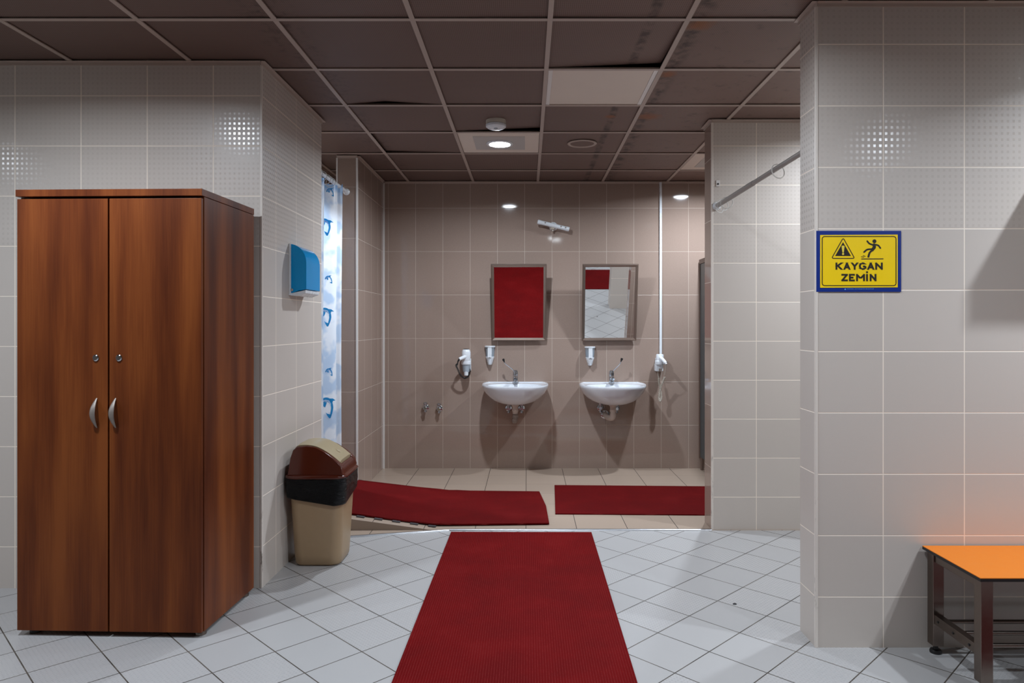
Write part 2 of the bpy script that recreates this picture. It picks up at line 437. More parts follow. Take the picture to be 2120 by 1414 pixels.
# floor: white tiles up to the metal strip, beige tiles beyond
fl = MB()
strip = [(-5.5, 4.39), (-1.3415, 4.386), (-0.504, 4.590), (1.1995, 4.590), (4.9, 4.590)]
def floor_part(pts, m):
    n = len(pts); fl.add([(x, y, 0) for x, y in pts] , [tuple(range(n))], m)
for i in range(len(strip) - 1):
    (xa, ya), (xb, yb) = strip[i], strip[i + 1]
    floor_part([(xa, -2.7), (xb, -2.7), (xb, yb), (xa, ya)], 0)
    floor_part([(xa, ya), (xb, yb), (xb, 6.8), (xa, 6.8)], 1)
struct(fl.build('floor', ['floor_white', 'floor_beige'], fix=False))
# ramp up to the shower door
rp = MB()
rx0, rx1, ry0, ry1, rh = -0.62, -1.50, 4.622, 5.572, 0.118
rp.add([(rx0, 4.60, 0.0005), (rx1, 4.60, rh), (rx1, 5.62, rh), (rx0, 5.62, 0.0005), (rx1, 4.60, 0), (rx1, 5.62, 0)],
       [(0, 1, 2, 3), (0, 4, 1), (3, 2, 5), (1, 4, 5, 2)])
def ramp_z(x): return 0.0 if x > rx0 else rh * (rx0 - x) / (rx0 - rx1)
struct(rp.build('floor_ramp', ['floor_beige']))

wall('wall_left', -5.3, LX, WL, 4.619, ['white_left'], {})
wall('wall_far_left', -5.5, -5.3, -2.5, 4.619, ['white_left'], {})
wall('wall_front', -5.5, 4.9, -2.7, -2.5, ['white_right'], {})
wall('wall_far_right', 4.7, 4.9, -2.5, 6.775, ['white_right'], {})
wall('wall_back', -2.75, 4.7, WB, WB + 0.2, ['brown'], {})
wall('wall_divider', -1.4986, -1.335, 5.572, WB, ['brown'], {})
wall('wall_shower', -2.75, -2.60, 4.619, WB, ['white_left'], {})
wall('wall_partition', SX, 4.7, SF, SB, ['white_stub', 'brown'], {'left': 1, 'back': 1, 'front': 0})
wall('wall_right', RX, 4.7, RF, RB, ['white_right'], {})
struct(MB().box(-1.82, -1.716, 4.62, WB, 2.50, TOP).build('wall_soffit', ['brown']))

# edge strips and ceiling angles
tn = [0]
def trim(mb, mat):
    tn[0] += 1; return struct(mb.build('trim_%d' % tn[0], [mat], bevel=0.0015, seg=2))
def edge_strip(x0, x1, y0, y1, mat, z0=0.0, z1=CEIL - 0.018): trim(MB().box(x0, x1, y0, y1, z0, z1), mat)
edge_strip(LX - 0.008, LX + 0.002, WL - 0.003, WL + 0.010, 'trim')
edge_strip(RX - 0.003, RX + 0.009, RF - 0.003, RF + 0.010, 'trim')
edge_strip(SX - 0.002, SX + 0.012, SF - 0.003, SF + 0.008, 'trim')
edge_strip(-1.502, -1.490, 5.568, 5.580, 'white_trim')
edge_strip(-1.346, -1.331, 5.567, 5.580, 'white_trim')
edge_strip(-1.336, -1.322, WB - 0.012, WB, 'white_trim')
def angle(x0, y0, x1, y1, out):
    "painted L-angle under the ceiling along a wall"
    mb = MB(); e = 0.022; t = 0.003
    ox, oy = out
    xa, xb = sorted((x0, x1)); ya, yb = sorted((y0, y1))
    if oy: ya, yb = (ya - t, ya) if oy < 0 else (ya, ya + t); mb.box(xa, xb, ya, yb, CEIL - e, CEIL - 0.004)
    else: xa, xb = (xa - t, xa) if ox < 0 else (xa, xa + t); mb.box(xa, xb, ya, yb, CEIL - e, CEIL - 0.004)
    mb.box(min(x0, x1, x0 + ox * e), max(x0, x1, x0 + ox * e), min(y0, y1, y0 + oy * e), max(y0, y1, y0 + oy * e), CEIL - 0.007, CEIL - 0.004)
    trim(mb, 'tee')
angle(-5.3, WL, LX, WL, (0, -1)); angle(LX, WL - 0.02, LX, 4.64, (1, 0))
angle(-1.335, 5.572, -1.335, WB, (1, 0)); angle(-1.4986, 5.572, -1.335, 5.572, (0, -1))
angle(-1.335, WB, 3.2, WB, (0, -1))
angle(SX, SF, 4.7, SF, (0, -1)); angle(SX, SF - 0.02, SX, SB + 0.02, (-1, 0))
angle(RX, RF, 4.7, RF, (0, -1)); angle(RX, RF - 0.02, RX, RB + 0.02, (-1, 0))

# ceiling: loose panels lying on a grid of tee bars, dark void above
PX, PY = 0.601, 0.604
GX0, GY0 = -0.500, 3.090
lift = {(1, 0): (0, 0, 0.028, 0.003), (0, 2): (0, 0, 0.028, 0.004), (-1, 1): (0, 0, -0.002, 0.0), (-1, 3): (0.012, 0.0, 0, 0.016)}   # corners: near-left, near-right, far-right, far-left
special = {(0, 3), (1, 1), (1 + 2, 4)}
cm = MB()
for i in range(-9, 10):
    for j in range(-10, 7):
        x0, y0 = GX0 + i * PX, GY0 + j * PY
        if x0 > 4.9 or x0 + PX < -5.5 or y0 > 6.8 or y0 + PY < -2.7: continue
        if (i, j) in special: continue
        q = [random.uniform(-0.0005, 0.003) for _ in range(4)]
        if (i, j) in lift: q = list(lift[(i, j)])
        z = CEIL + 0.004
        a = [(x0 + 0.004, y0 + 0.004, z + q[0]), (x0 + PX - 0.004, y0 + 0.004, z + q[1]), (x0 + PX - 0.004, y0 + PY - 0.004, z + q[2]), (x0 + 0.004, y0 + PY - 0.004, z + q[3])]
        if (i, j) == (-1, 1):      # one panel sags in the middle of its far edge
            mid = (x0 + PX * 0.4, y0 + PY - 0.016, z + 0.016); cen = (x0 + PX * 0.45, y0 + PY * 0.5, z + 0.002)
            cm.add([a[0], a[1], a[2], mid, a[3], cen], [(0, 5, 1), (1, 5, 2), (2, 5, 3), (3, 5, 4), (4, 5, 0)], 0)
            continue
        b = [(p[0], p[1], p[2] + 0.010) for p in a]
        cm.add(a + b, [(3, 2, 1, 0), (4, 5, 6, 7), (0, 1, 5, 4), (1, 2, 6, 5), (2, 3, 7, 6), (3, 0, 4, 7)], 0)
cm.box(-5.5, 4.9, -2.7, 6.8, TOP, TOP + 0.05, 1)
ceil = struct(cm.build('ceiling', ['ceil', 'plenum'], fix=False))
tg = MB()
for i in range(-8, 10):
    x = GX0 + i * PX
    if -5.3 < x < 4.7: tg.box(x - 0.0115, x + 0.0115, -2.5, 6.57, CEIL - 0.004, CEIL + 0.001)
for j in range(-9, 7):
    y = GY0 + j * PY
    if -2.5 < y < 6.57: tg.box(-5.3, 4.7, y - 0.0115, y + 0.0115, CEIL - 0.003, CEIL + 0.0012)
tg.build('tee_grid', ['tee'], ceil)

# ------------------------------------------------------------------ ceiling fittings
def ceiling_light(x, y, power, label, panel=True, spread=164):
    t = thing('ceiling_light', label, 'ceiling light', (x, y, CEIL), group='round ceiling lights')
    if panel:
        MB().box(-0.287, 0.287, -0.288, 0.288, 0.002, 0.012).build('panel', ['pale_panel'], t)
        MB().box(-0.185, 0.185, -0.185, 0.185, -0.001, 0.004).build('inset', ['panel_grey'], t)
    MB().lathe([(0.070, 0.0), (0.098, 0.0), (0.100, -0.004), (0.094, -0.010), (0.080, -0.010), (0.073, -0.004)], (0, 0, -0.001), n=40, cap0=False, cap1=False).build('ring', ['white'], t)
    MB().lathe([(0.076, 0.0), (0.076, -0.006), (0.06, -0.0075)], (0, 0, -0.002), n=40).build('diffuser', ['glow'], t)
    ld = bpy.data.lights.new('lamp', 'AREA'); ld.shape = 'DISK'; ld.size = 0.09; ld.energy = power; ld.color = LIGHT_COL; ld.spread = math.radians(spread)
    lo = bpy.data.objects.new('lamp', ld); COL.objects.link(lo); lo.parent = t; lo.location = (0, 0, -0.012)
    return t
for x, y, p, lb in LIGHTS: ceiling_light(x, y, p, lb, spread=142 if 2.6 < x < 3.0 and y > 2 else 164)

pp = thing('ceiling_panel', 'plain pale ceiling panel with white side strips, near the stained panels', 'ceiling panel', (GX0 + 1.5 * PX, GY0 + 1.5 * PY, CEIL))
MB().box(-0.292, 0.292, -0.293, 0.293, 0.0025, 0.014).build('panel', ['pale_panel'], pp)
for s in (-1, 1): MB().box(s * 0.277 - 0.011, s * 0.277 + 0.011, -0.29, 0.29, -0.001, 0.003).build('strip', ['white_trim'], pp)

def detector(x, y, label):
    t = thing('smoke_detector', label, 'smoke detector', (x, y, CEIL), group='white smoke detectors on the ceiling')
    MB().lathe([(0.064, 0.012), (0.066, -0.004), (0.064, -0.018), (0.066, -0.020)], (0, 0, 0), n=36).build('base', ['off_white'], t)
    MB().lathe([(0.064, -0.020), (0.067, -0.024), (0.066, -0.036), (0.052, -0.046), (0.024, -0.050)], (0, 0, 0), n=36).build('cover', ['white'], t)
    MB().lathe([(0.014, -0.049), (0.014, -0.0515), (0.011, -0.053)], (0, -0.018, 0), n=20).build('sensor', ['clear'], t)
    return t
dx, dy, _ = at(1027, 255, 4.66)
detector(dx, 4.64, 'white round smoke detector hanging just before the lit ceiling light')
detector(-0.225, 2.73, 'white smoke detector cut off by the top edge of the picture')
sx_ = 0.405
sp = thing('ceiling_speaker', 'flat round speaker grille flush in the ceiling, right of the lit light', 'speaker', (sx_, 5.20, CEIL))
MB().lathe([(0.085, -0.002), (0.105, -0.002), (0.108, -0.006), (0.103, -0.011), (0.092, -0.011), (0.086, -0.005)], (0, 0, 0.004), n=40, cap0=False, cap1=False).build('ring', ['tee'], sp)
MB().lathe([(0.090, 0.004), (0.090, -0.002)], (0, 0, 0), n=36).build('grille', ['ceil'], sp)

# ------------------------------------------------------------------ floor things
def mat_box(name, x0, x1, y0, y1, mat, label, z=0.0005, h=0.008):
    o = MB().box(x0, x1, y0, y1, z, z + h).build(name, [mat], bevel=0.002)
    return tag(o, label, 'mat', 'red ribbed mats')
rn = MB().add([(-0.487, 4.535, 0.0005), (0.413, 4.528, 0.0005), (0.408, 1.40, 0.0005), (-0.512, 1.40, 0.0005),
               (-0.487, 4.535, 0.0085), (0.413, 4.528, 0.0085), (0.408, 1.40, 0.0085), (-0.512, 1.40, 0.0085)],
              [(0, 1, 2, 3), (7, 6, 5, 4), (0, 4, 5, 1), (1, 5, 6, 2), (2, 6, 7, 3), (3, 7, 4, 0)]).build('floor_runner', ['red_x'], bevel=0.002)
tag(rn, 'long red ribbed runner coming towards the viewer over white floor tiles', 'mat', 'red ribbed mats')
mat_box('floor_mat', 0.430, 3.2, 1.52, 2.36, 'red_y', 'red mat crossing the near floor, seen only in the right mirror')
rm = MB().add([(*p, 0.0005) for p in ((0.199, 4.975), (1.60, 4.935), (1.60, 5.81), (0.228, 5.860))] + [(*p, 0.0085) for p in ((0.199, 4.975), (1.60, 4.935), (1.60, 5.81), (0.228, 5.860))],
              [(3, 2, 1, 0), (4, 5, 6, 7), (0, 1, 5, 4), (1, 2, 6, 5), (2, 3, 7, 6), (3, 0, 4, 7)]).build('floor_mat', ['red_y'], bevel=0.002)
tag(rm, 'red mat on beige floor below the right washbasin', 'mat', 'red ribbed mats')
# left mat runs up the ramp to the shower door
lm = thing('floor_mat', 'red mat climbing from the washbasins to the shower curtain', 'mat', (0, 0, 0), group='red ribbed mats')
mm = MB(); rings = []
xs = [0.145, 0.10, 0.0, -0.15, -0.30, -0.45, -0.55, -0.62, -0.70, -0.85, -1.0, -1.15, -1.30, -1.44]
for k, x in enumerate(xs):
    yn = 4.712 - 0.030 * max(0, min(1, (0.15 - x) / 0.7)); yf = 5.607 + 0.030 * max(0, min(1, (0.15 - x) / 0.7))
    if x < rx0: yn += 0.005 * (rx0 - x); yf -= 0.055 * (rx0 - x) / 0.8
    xn, xf = x, x
    if k == 0: xn, xf = 0.148, 0.098
    if k == 1: xn, xf = 0.110, 0.070
    z = 0.006 + (ramp_z(x) if x <= rx0 else 0.0)
    if -0.75 < x < -0.5: z += 0.004
    rings.append([(xn, yn, z), ((xn + xf) / 2 + (0.016 if k < 2 else 0), (yn + yf) / 2, z), (xf, yf, z), (xf, yf, z + 0.009), ((xn + xf) / 2 + (0.016 if k < 2 else 0), (yn + yf) / 2, z + 0.009), (xn, yn, z + 0.009)])
mm.loft(rings).build('mat_top', ['red_y'], lm, smooth=25)
for k in range(7):
    x = -0.60 - 0.118 * k
    z = ramp_z(min(x, rx0)) + 0.001
    zl = ramp_z(min(x - 0.052, rx0)) + 0.001
    MB().add([(x, 4.655, z), (x - 0.052, 4.655, zl), (x - 0.052, 5.63, zl), (x, 5.63, z), (x, 4.655, z + 0.006), (x - 0.052, 4.655, zl + 0.006), (x - 0.052, 5.63, zl + 0.006), (x, 5.63, z + 0.006)],
             [(0, 1, 2, 3), (7, 6, 5, 4), (0, 4, 5, 1), (1, 5, 6, 2), (2, 6, 7, 3), (3, 7, 4, 0)]).build('backing_strip', ['rubber_grey'], lm)

def metal_strip(name, a, b, label):
    mb = MB(); ax, ay = a; bx, by = b
    d = Vector((bx - ax, by - ay, 0)).normalized(); nrm = Vector((-d.y, d.x, 0))
    prof = [(-0.014, 0.0), (-0.012, 0.005), (-0.006, 0.009), (0.006, 0.009), (0.012, 0.005), (0.014, 0.0)]
    rings = [[Vector((x, y, 0)) + nrm * u + Vector((0, 0, v)) for u, v in prof] for x, y in (a, b)]
    return tag(mb.loft(rings).build(name, ['alu'], smooth=60), label, 'floor strip', 'aluminium strips between the two floors')
metal_strip('floor_strip', (-0.500, 4.592), (SX - 0.003, 4.592), 'straight aluminium strip between white and beige floor, behind the red runner')
metal_strip('floor_strip', (-1.339, 4.388), (-0.506, 4.589), 'slanting aluminium strip on the floor right of the swing bin')

cr = MB().loft([[(0.006 * math.cos(a) * (1.6 if k < 2 else 0.7), 0.005 * math.sin(a) * (1 if k < 2 else 0.6), z) for a in [2 * PI * q / 9 for q in range(9)]] for k, z in enumerate((0.0003, 0.003, 0.0055))]).build('crumb', ['dark'])
cr.location = (*floor_at(1521, 1251), 0.0002)
tag(cr, 'tiny dark crumb on a white floor tile between the runner and the pillar', 'debris')

# ------------------------------------------------------------------ wardrobe cabinet
cb = thing('cabinet', 'tall walnut brown two-door cabinet against the left tiled wall', 'cabinet', (-2.187, 3.030, 0), -math.radians(1.9))
CW, CD = 0.808, 0.528
MB().box(0.004, 0.020, 0.022, CD, 0.022, 1.880).box(CW - 0.020, CW - 0.001, 0.022, CD, 0.022, 1.880).box(0.02, CW - 0.02, CD - 0.012, CD - 0.004, 0.022, 1.880) \
    .box(0.02, CW - 0.02, 0.024, CD - 0.012, 0.022, 0.042).build('body', ['wood'], cb, bevel=0.001)
MB().box(-0.004, CW, 0.0, CD + 0.002, 1.882, 1.912).build('top_board', ['wood'], cb, bevel=0.0015)
for s, (a, b) in enumerate(((0.002, 0.3985), (0.4055, CW - 0.004))):
    dr = MB().box(a, b, 0.002, 0.020, 0.024, 1.872).build('door', ['wood'], cb, bevel=0.0015)
    hx = 0.350 if s == 0 else 0.432
    pts = []; n = 14
    for k in range(n + 1):
        u = k / n; pts.append((hx - 0.004 * math.sin(PI * u), 0.004 - 0.026 * math.sin(PI * u), 0.893 + 0.128 * u))
    MB().tube(pts, [0.0028 + 0.0095 * math.sin(PI * k / n) for k in range(n + 1)], n=12, flat=(1.0, 0.5)).build('handle', ['satin'], dr)
    MB().lathe([(0.014, 0.0), (0.014, 0.003), (0.010, 0.006), (0.004, 0.006)], (0.347 if s == 0 else 0.448, 0.002, 1.192), (0, -1, 0), n=20).build('lock', ['chrome'], dr)
for fx in (0.05, CW - 0.03):
    for fy in (0.05, CD - 0.05):
        MB().lathe([(0.024, 0.0), (0.024, 0.010), (0.016, 0.023)], (fx, fy, 0.0005), n=16).build('foot', ['dark'] if fx < 0.4 else ['steel'], cb)

# ------------------------------------------------------------------ paper towel dispenser
pd = thing('paper_towel_dispenser', 'translucent blue paper towel dispenser on the white wall beside the shower curtain', 'towel dispenser', (LX + 0.0005, 3.985, 1.500))
arc = [(0.098 - 0.098 * (1 - math.cos(a)) * 1.0, 0.185 + 0.105 * math.sin(a)) for a in [PI / 2 * k / 10 for k in range(11)]]
prof = [(0.012, 0.012), (0.055, 0.026), (0.098, 0.034)] + arc[:10] + [(0.012, 0.2895)]
MB().prism(prof, lambda a, b, d: (a, d, b), 0.0, 0.265).build('cover', ['blue_clear'], pd, bevel=0.006, seg=3)
MB().box(0.0, 0.012, -0.004, 0.269, 0.0, 0.292).build('back_plate', ['white'], pd, bevel=0.002)
MB().prism([(0.0, 0.0), (0.05, -0.004), (0.092, 0.012), (0.094, 0.030), (0.055, 0.022), (0.0, 0.010)], lambda a, b, d: (a, d, b), 0.004, 0.261).build('tray', ['white'], pd, bevel=0.003)
MB().box(0.016, 0.070, 0.02, 0.245, 0.030, 0.165).build('paper_stack', ['paper'], pd)
MB().lathe([(0.008, 0), (0.008, 0.003)], (0.018, -0.0005, 0.030), (0, -1, 0), n=14).build('lock', ['chrome'], pd)

# ------------------------------------------------------------------ swing bin
bn = thing('swing_bin', 'beige swing-top waste bin with black liner and brown lid', 'waste bin', (-1.163, 4.035, 0))
def rrect(hx, hy, r, z, n=6, cx=0.0, cy=0.0):
    out = []
    for (sx, sy, a0) in ((1, 1, 0), (-1, 1, PI / 2), (-1, -1, PI), (1, -1, 3 * PI / 2)):
        for k in range(n + 1):
            a = a0 + PI / 2 * k / n
            out.append(Vector((cx + sx * (hx - r) + r * math.cos(a), cy + sy * (hy - r) + r * math.sin(a), z)))
    return out
body = [rrect(0.118, 0.118, 0.05, 0.001), rrect(0.128, 0.130, 0.055, 0.012), rrect(0.132, 0.134, 0.055, 0.06), rrect(0.152, 0.160, 0.055, 0.48), rrect(0.148, 0.156, 0.05, 0.48), rrect(0.128, 0.130, 0.05, 0.06)]
MB().loft(body).build('body', ['beige_plastic'], bn, smooth=50)
lr = []
random.seed(3)
for k, (z, g) in enumerate(((0.375, 0.004), (0.365, 0.010), (0.385, 0.014), (0.41, 0.016), (0.44, 0.015), (0.47, 0.014), (0.492, 0.012), (0.500, 0.004))):
    f = 0.132 + 0.020 * z / 0.48; q = rrect(f + g + 0.002, f + 0.007 + g + 0.002, 0.055, z, n=10)
    for i, p in enumerate(q):
        ang = math.atan2(p.y, p.x)
        wob = 0.5 + 0.5 * math.sin(3 * ang + k * 0.9) * math.cos(7 * ang - k * 1.7)
        p.x *= 1 + 0.022 * (wob - 0.3); p.y *= 1 + 0.022 * (wob - 0.3)
        if k <= 1: p.z += 0.018 * math.sin(ang * 2 + 0.6) + 0.006 * math.sin(5 * ang) - 0.010 * math.cos(ang + 0.9)
    lr.append(q)
MB().loft(lr, cap0=False, cap1=False).build('bin_liner', ['bag'], bn, smooth=60)
lid = MB().loft([rrect(0.162, 0.172, 0.055, 0.488), rrect(0.170, 0.180, 0.058, 0.492), rrect(0.170, 0.180, 0.058, 0.505), rrect(0.160, 0.170, 0.055, 0.510), rrect(0.154, 0.164, 0.055, 0.512)])
lp = [(-0.150, 0.508), (-0.138, 0.60), (-0.126, 0.642), (-0.105, 0.662), (-0.05, 0.666), (0.0, 0.657), (0.05, 0.632), (0.095, 0.601), (0.130, 0.572), (0.146, 0.552), (0.156, 0.508)]
def lid_pt(a, b, d):
    # side panels lean inwards towards the top
    k = max(0.0, (b - 0.508)) * 0.16
    return (a, d - math.copysign(k, d), b)
lid.prism(lp, lid_pt, -0.164, -0.121); lid.prism(lp, lid_pt, 0.121, 0.164)
# lower front lip and back between the two side panels
lid.prism([(0.128, 0.566), (0.146, 0.550), (0.156, 0.508), (0.11, 0.508)], lid_pt, -0.125, 0.125)
lid.prism([(-0.150, 0.508), (-0.135, 0.60), (-0.125, 0.628), (-0.118, 0.60), (-0.13, 0.508)], lid_pt, -0.125, 0.125)
lid.build('lid', ['brown_plastic'], bn, bevel=0.007, seg=3, smooth=50)
fp = crom([(-0.130, 0.634, 0), (-0.106, 0.667, 0), (-0.05, 0.672, 0), (0.0, 0.663, 0), (0.05, 0.638, 0), (0.095, 0.606, 0), (0.128, 0.578, 0)], 5)
fr = [[(p.x, -0.1205, p.y - 0.003), (p.x, -0.06, p.y + 0.003), (p.x, 0.06, p.y + 0.003), (p.x, 0.1205, p.y - 0.003), (p.x - 0.004, 0.116, p.y - 0.03), (p.x - 0.004, -0.116, p.y - 0.03)] for p in fp]
fo = MB().loft(fr).build('flap', ['flap_beige'], bn, smooth=50)
MB().lathe([(0.016, 0.0), (0.015, 0.003), (0.010, 0.0015)], (0.085, 0.0, 0.6155), (0.57, 0, 0.82), n=20).build('push_dimple', ['flap_beige'], fo)

# ------------------------------------------------------------------ shower curtain and rods
def rod(name, x, y0, y1, z, label, mat='white'):
    t = thing(name, label, 'curtain rod', (x, y0, z))
    L = y1 - y0
    MB().cyl((0, 0.004, 0), (0, L * 0.52, 0), 0.0125, n=18).build('outer_pole', [mat], t)
    MB().cyl((0, L * 0.50, 0), (0, L - 0.004, 0), 0.0145, n=18).build('inner_pole', [mat], t)
    for y, s in ((0.001, 1), (L - 0.001, -1)):
        MB().lathe([(0.026, 0.0), (0.026, 0.010), (0.020, 0.016), (0.018, 0.034), (0.0165, 0.040)], (0, y, 0), (0, s, 0), n=20).build('end_socket', ['white'], t)
    return t
def ring_at(x, y, z, r, label, group, rz=0.25, name='curtain_ring'):
    n = 22; pts = [(r * math.cos(2 * PI * k / n), 0.22 * r * math.sin(2 * PI * k / n * 1.0), r * math.sin(2 * PI * k / n)) for k in range(n + 1)]
    o = MB().tube(pts, 0.0028, n=8, caps=False).build(name, ['clear_ring'], smooth=70)
    o.location = (x, y, z); o.rotation_euler = (0, 0, rz)
    return tag(o, label, 'curtain ring', group)
rod('curtain_rod', -1.42, 4.6195, 5.5715, 2.380, 'white shower rod carrying the dolphin curtain')
rod('curtain_rod', 1.231, RB + 0.0005, SF - 0.0005, 2.104, 'bare grey white rod between the pillar and the far white partition', 'rod_grey')
for (y, lb, rz) in ((4.535, 'clear curtain ring on the bare rod, right at the wall socket', 0.5), (4.45, 'clear curtain ring second from the wall socket on the bare rod', 0.2), (4.36, 'clear curtain ring third from the wall socket on the bare rod', -0.3), (3.47, 'clear curtain ring hanging alone near the pillar end of the bare rod', 0.3)):
    ring_at(1.231, y, 2.104 - 0.0178, 0.036, lb, 'loose rings on the bare rod', rz)

ct = thing('shower_curtain', 'pale blue shower curtain printed with dolphins, bunched in the shower doorway', 'shower curtain', (0, 0, 0))
plan = [(-1.46, 4.66, 0), (-1.40, 4.72, 0), (-1.455, 4.78, 0), (-1.405, 4.84, 0), (-1.465, 4.90, 0), (-1.42, 4.96, 0), (-1.50, 5.02, 0), (-1.545, 5.07, 0), (-1.530, 5.115, 0), (-1.465, 5.155, 0), (-1.412, 5.192, 0), (-1.402, 5.235, 0), (-1.430, 5.285, 0), (-1.428, 5.315, 0), (-1.402, 5.335, 0), (-1.394, 5.352, 0)]
pl = crom(plan, 8)
acc = [0.0]
for a, b in zip(pl, pl[1:]): acc.append(acc[-1] + (b - a).length)
i0 = 8 * 7; i1 = 8 * 10
ZT, ZB = 2.362, 0.17
def cpt(s, z, off=0.0):
    s = max(0.0, min(acc[-1] - 1e-6, s)); k = 0
    while acc[k + 1] < s: k += 1
    t = (s - acc[k]) / max(1e-9, acc[k + 1] - acc[k]); p = pl[k].lerp(pl[k + 1], t); d = (pl[min(k + 1, len(pl) - 1)] - pl[k]).normalized()
    n = Vector((d.y, -d.x, 0))
    q = 1.0 - 0.35 * (ZT - z) / (ZT - ZB) * 0.35
    sway = -0.008 * math.sin((ZT - z) / (ZT - ZB) * PI * 0.9)
    return Vector((-1.43 + (p.x + 1.43) * q + sway, p.y, z)) + n * off
cu = MB(); nz = 24
grid = [[cpt(a, ZB + (ZT - ZB) * j / nz - (-0.034 * max(0.0, min(1.0, (a - acc[-10]) / (acc[-6] - acc[-10]))) if j == nz else 0)) for a in acc] for j in range(nz + 1)]
nn = len(acc)
cu.add([p for r in grid for p in r], [(j * nn + i, j * nn + i + 1, (j + 1) * nn + i + 1, (j + 1) * nn + i) for j in range(nz) for i in range(nn - 1)], 0)
D_BODY = crom([(-0.50, 0.30, 0), (-0.40, 0.44, 0), (-0.18, 0.57, 0), (0.06, 0.56, 0), (0.22, 0.44, 0), (0.33, 0.22, 0), (0.36, -0.05, 0), (0.28, -0.34, 0), (0.14, -0.62, 0), (0.16, -0.34, 0), (0.22, -0.05, 0), (0.19, 0.15, 0), (0.06, 0.30, 0), (-0.14, 0.33, 0), (-0.34, 0.27, 0)], 3, True)
D_BODY = [(p.x, p.y) for p in D_BODY]
D_FIN = [(0.16, 0.50), (0.36, 0.48), (0.56, 0.34), (0.36, 0.34), (0.32, 0.24)]
D_FLIP = [(-0.22, 0.33), (-0.26, 0.12), (-0.14, 0.02), (-0.06, 0.18), (-0.02, 0.31)]
D_TAIL = [(0.20, -0.42), (-0.02, -0.34), (-0.12, -0.26), (-0.04, -0.44), (0.06, -0.60), (0.14, -0.62)]
D_BELLY = [(-0.36, 0.30), (-0.16, 0.37), (0.05, 0.34), (0.16, 0.22), (0.20, 0.05), (0.22, 0.20), (0.12, 0.40), (-0.10, 0.46), (-0.28, 0.42)]
def dolphin(s0, z0, k, flip=1, parts=(D_BODY, D_FIN, D_FLIP, D_TAIL), rot=0.0):
    for pi_, poly in enumerate(parts):
        m = 1
        pts = []
        for a, b in poly:
            ca, sa = math.cos(rot), math.sin(rot)
            pts.append((flip * (a * ca - b * sa) * k, (a * sa + b * ca) * k))
        tri = tessellate_polygon([[Vector((a, b, 0)) for a, b in pts]])
        cu.add([cpt(s0 + a, z0 + b, 0.0025 + 0.0004 * pi_) for a, b in pts], [tuple(t) for t in tri], m)
    tri = tessellate_polygon([[Vector((a, b, 0)) for a, b in D_BELLY]])
    ca, sa = math.cos(rot), math.sin(rot)
    cu.add([cpt(s0 + flip * (a * ca - b * sa) * k, z0 + (a * sa + b * ca) * k, 0.0050) for a, b in D_BELLY], [tuple(t) for t in tri], 2)
sm = (acc[i0] + acc[i1]) / 2
def zpx(y, Y=5.16): return EYE - (y - VY) * Y / F
for (yy, ds, k, rot) in ((398, 0.066, 0.055, 0.5), (470, 0.030, 0.105, 0.0), (579, 0.060, 0.055, 0.5), (656, 0.036, 0.115, 0.0), (771, 0.064, 0.055, 0.5), (844, 0.046, 0.130, 0.05)):
    dolphin(sm + ds, zpx(yy), k, 1, rot=rot)
cu.build('curtain', ['curtain', 'dolphin', 'curtain'], ct, smooth=75, fix=False)
for k, y in enumerate((4.70, 4.80, 4.90, 5.00, 5.06, 5.12)):
    n = 20; pts = [(0.034 * math.cos(2 * PI * q / n), 0.006 * math.sin(2 * PI * q / n), 0.0355 * math.sin(2 * PI * q / n)) for q in range(n + 1)]
    o = MB().tube(pts, 0.0026, n=8, caps=False).build('hook_ring', ['clear_ring'], ct, smooth=70); o.location = (-1.42, y, 2.3625)

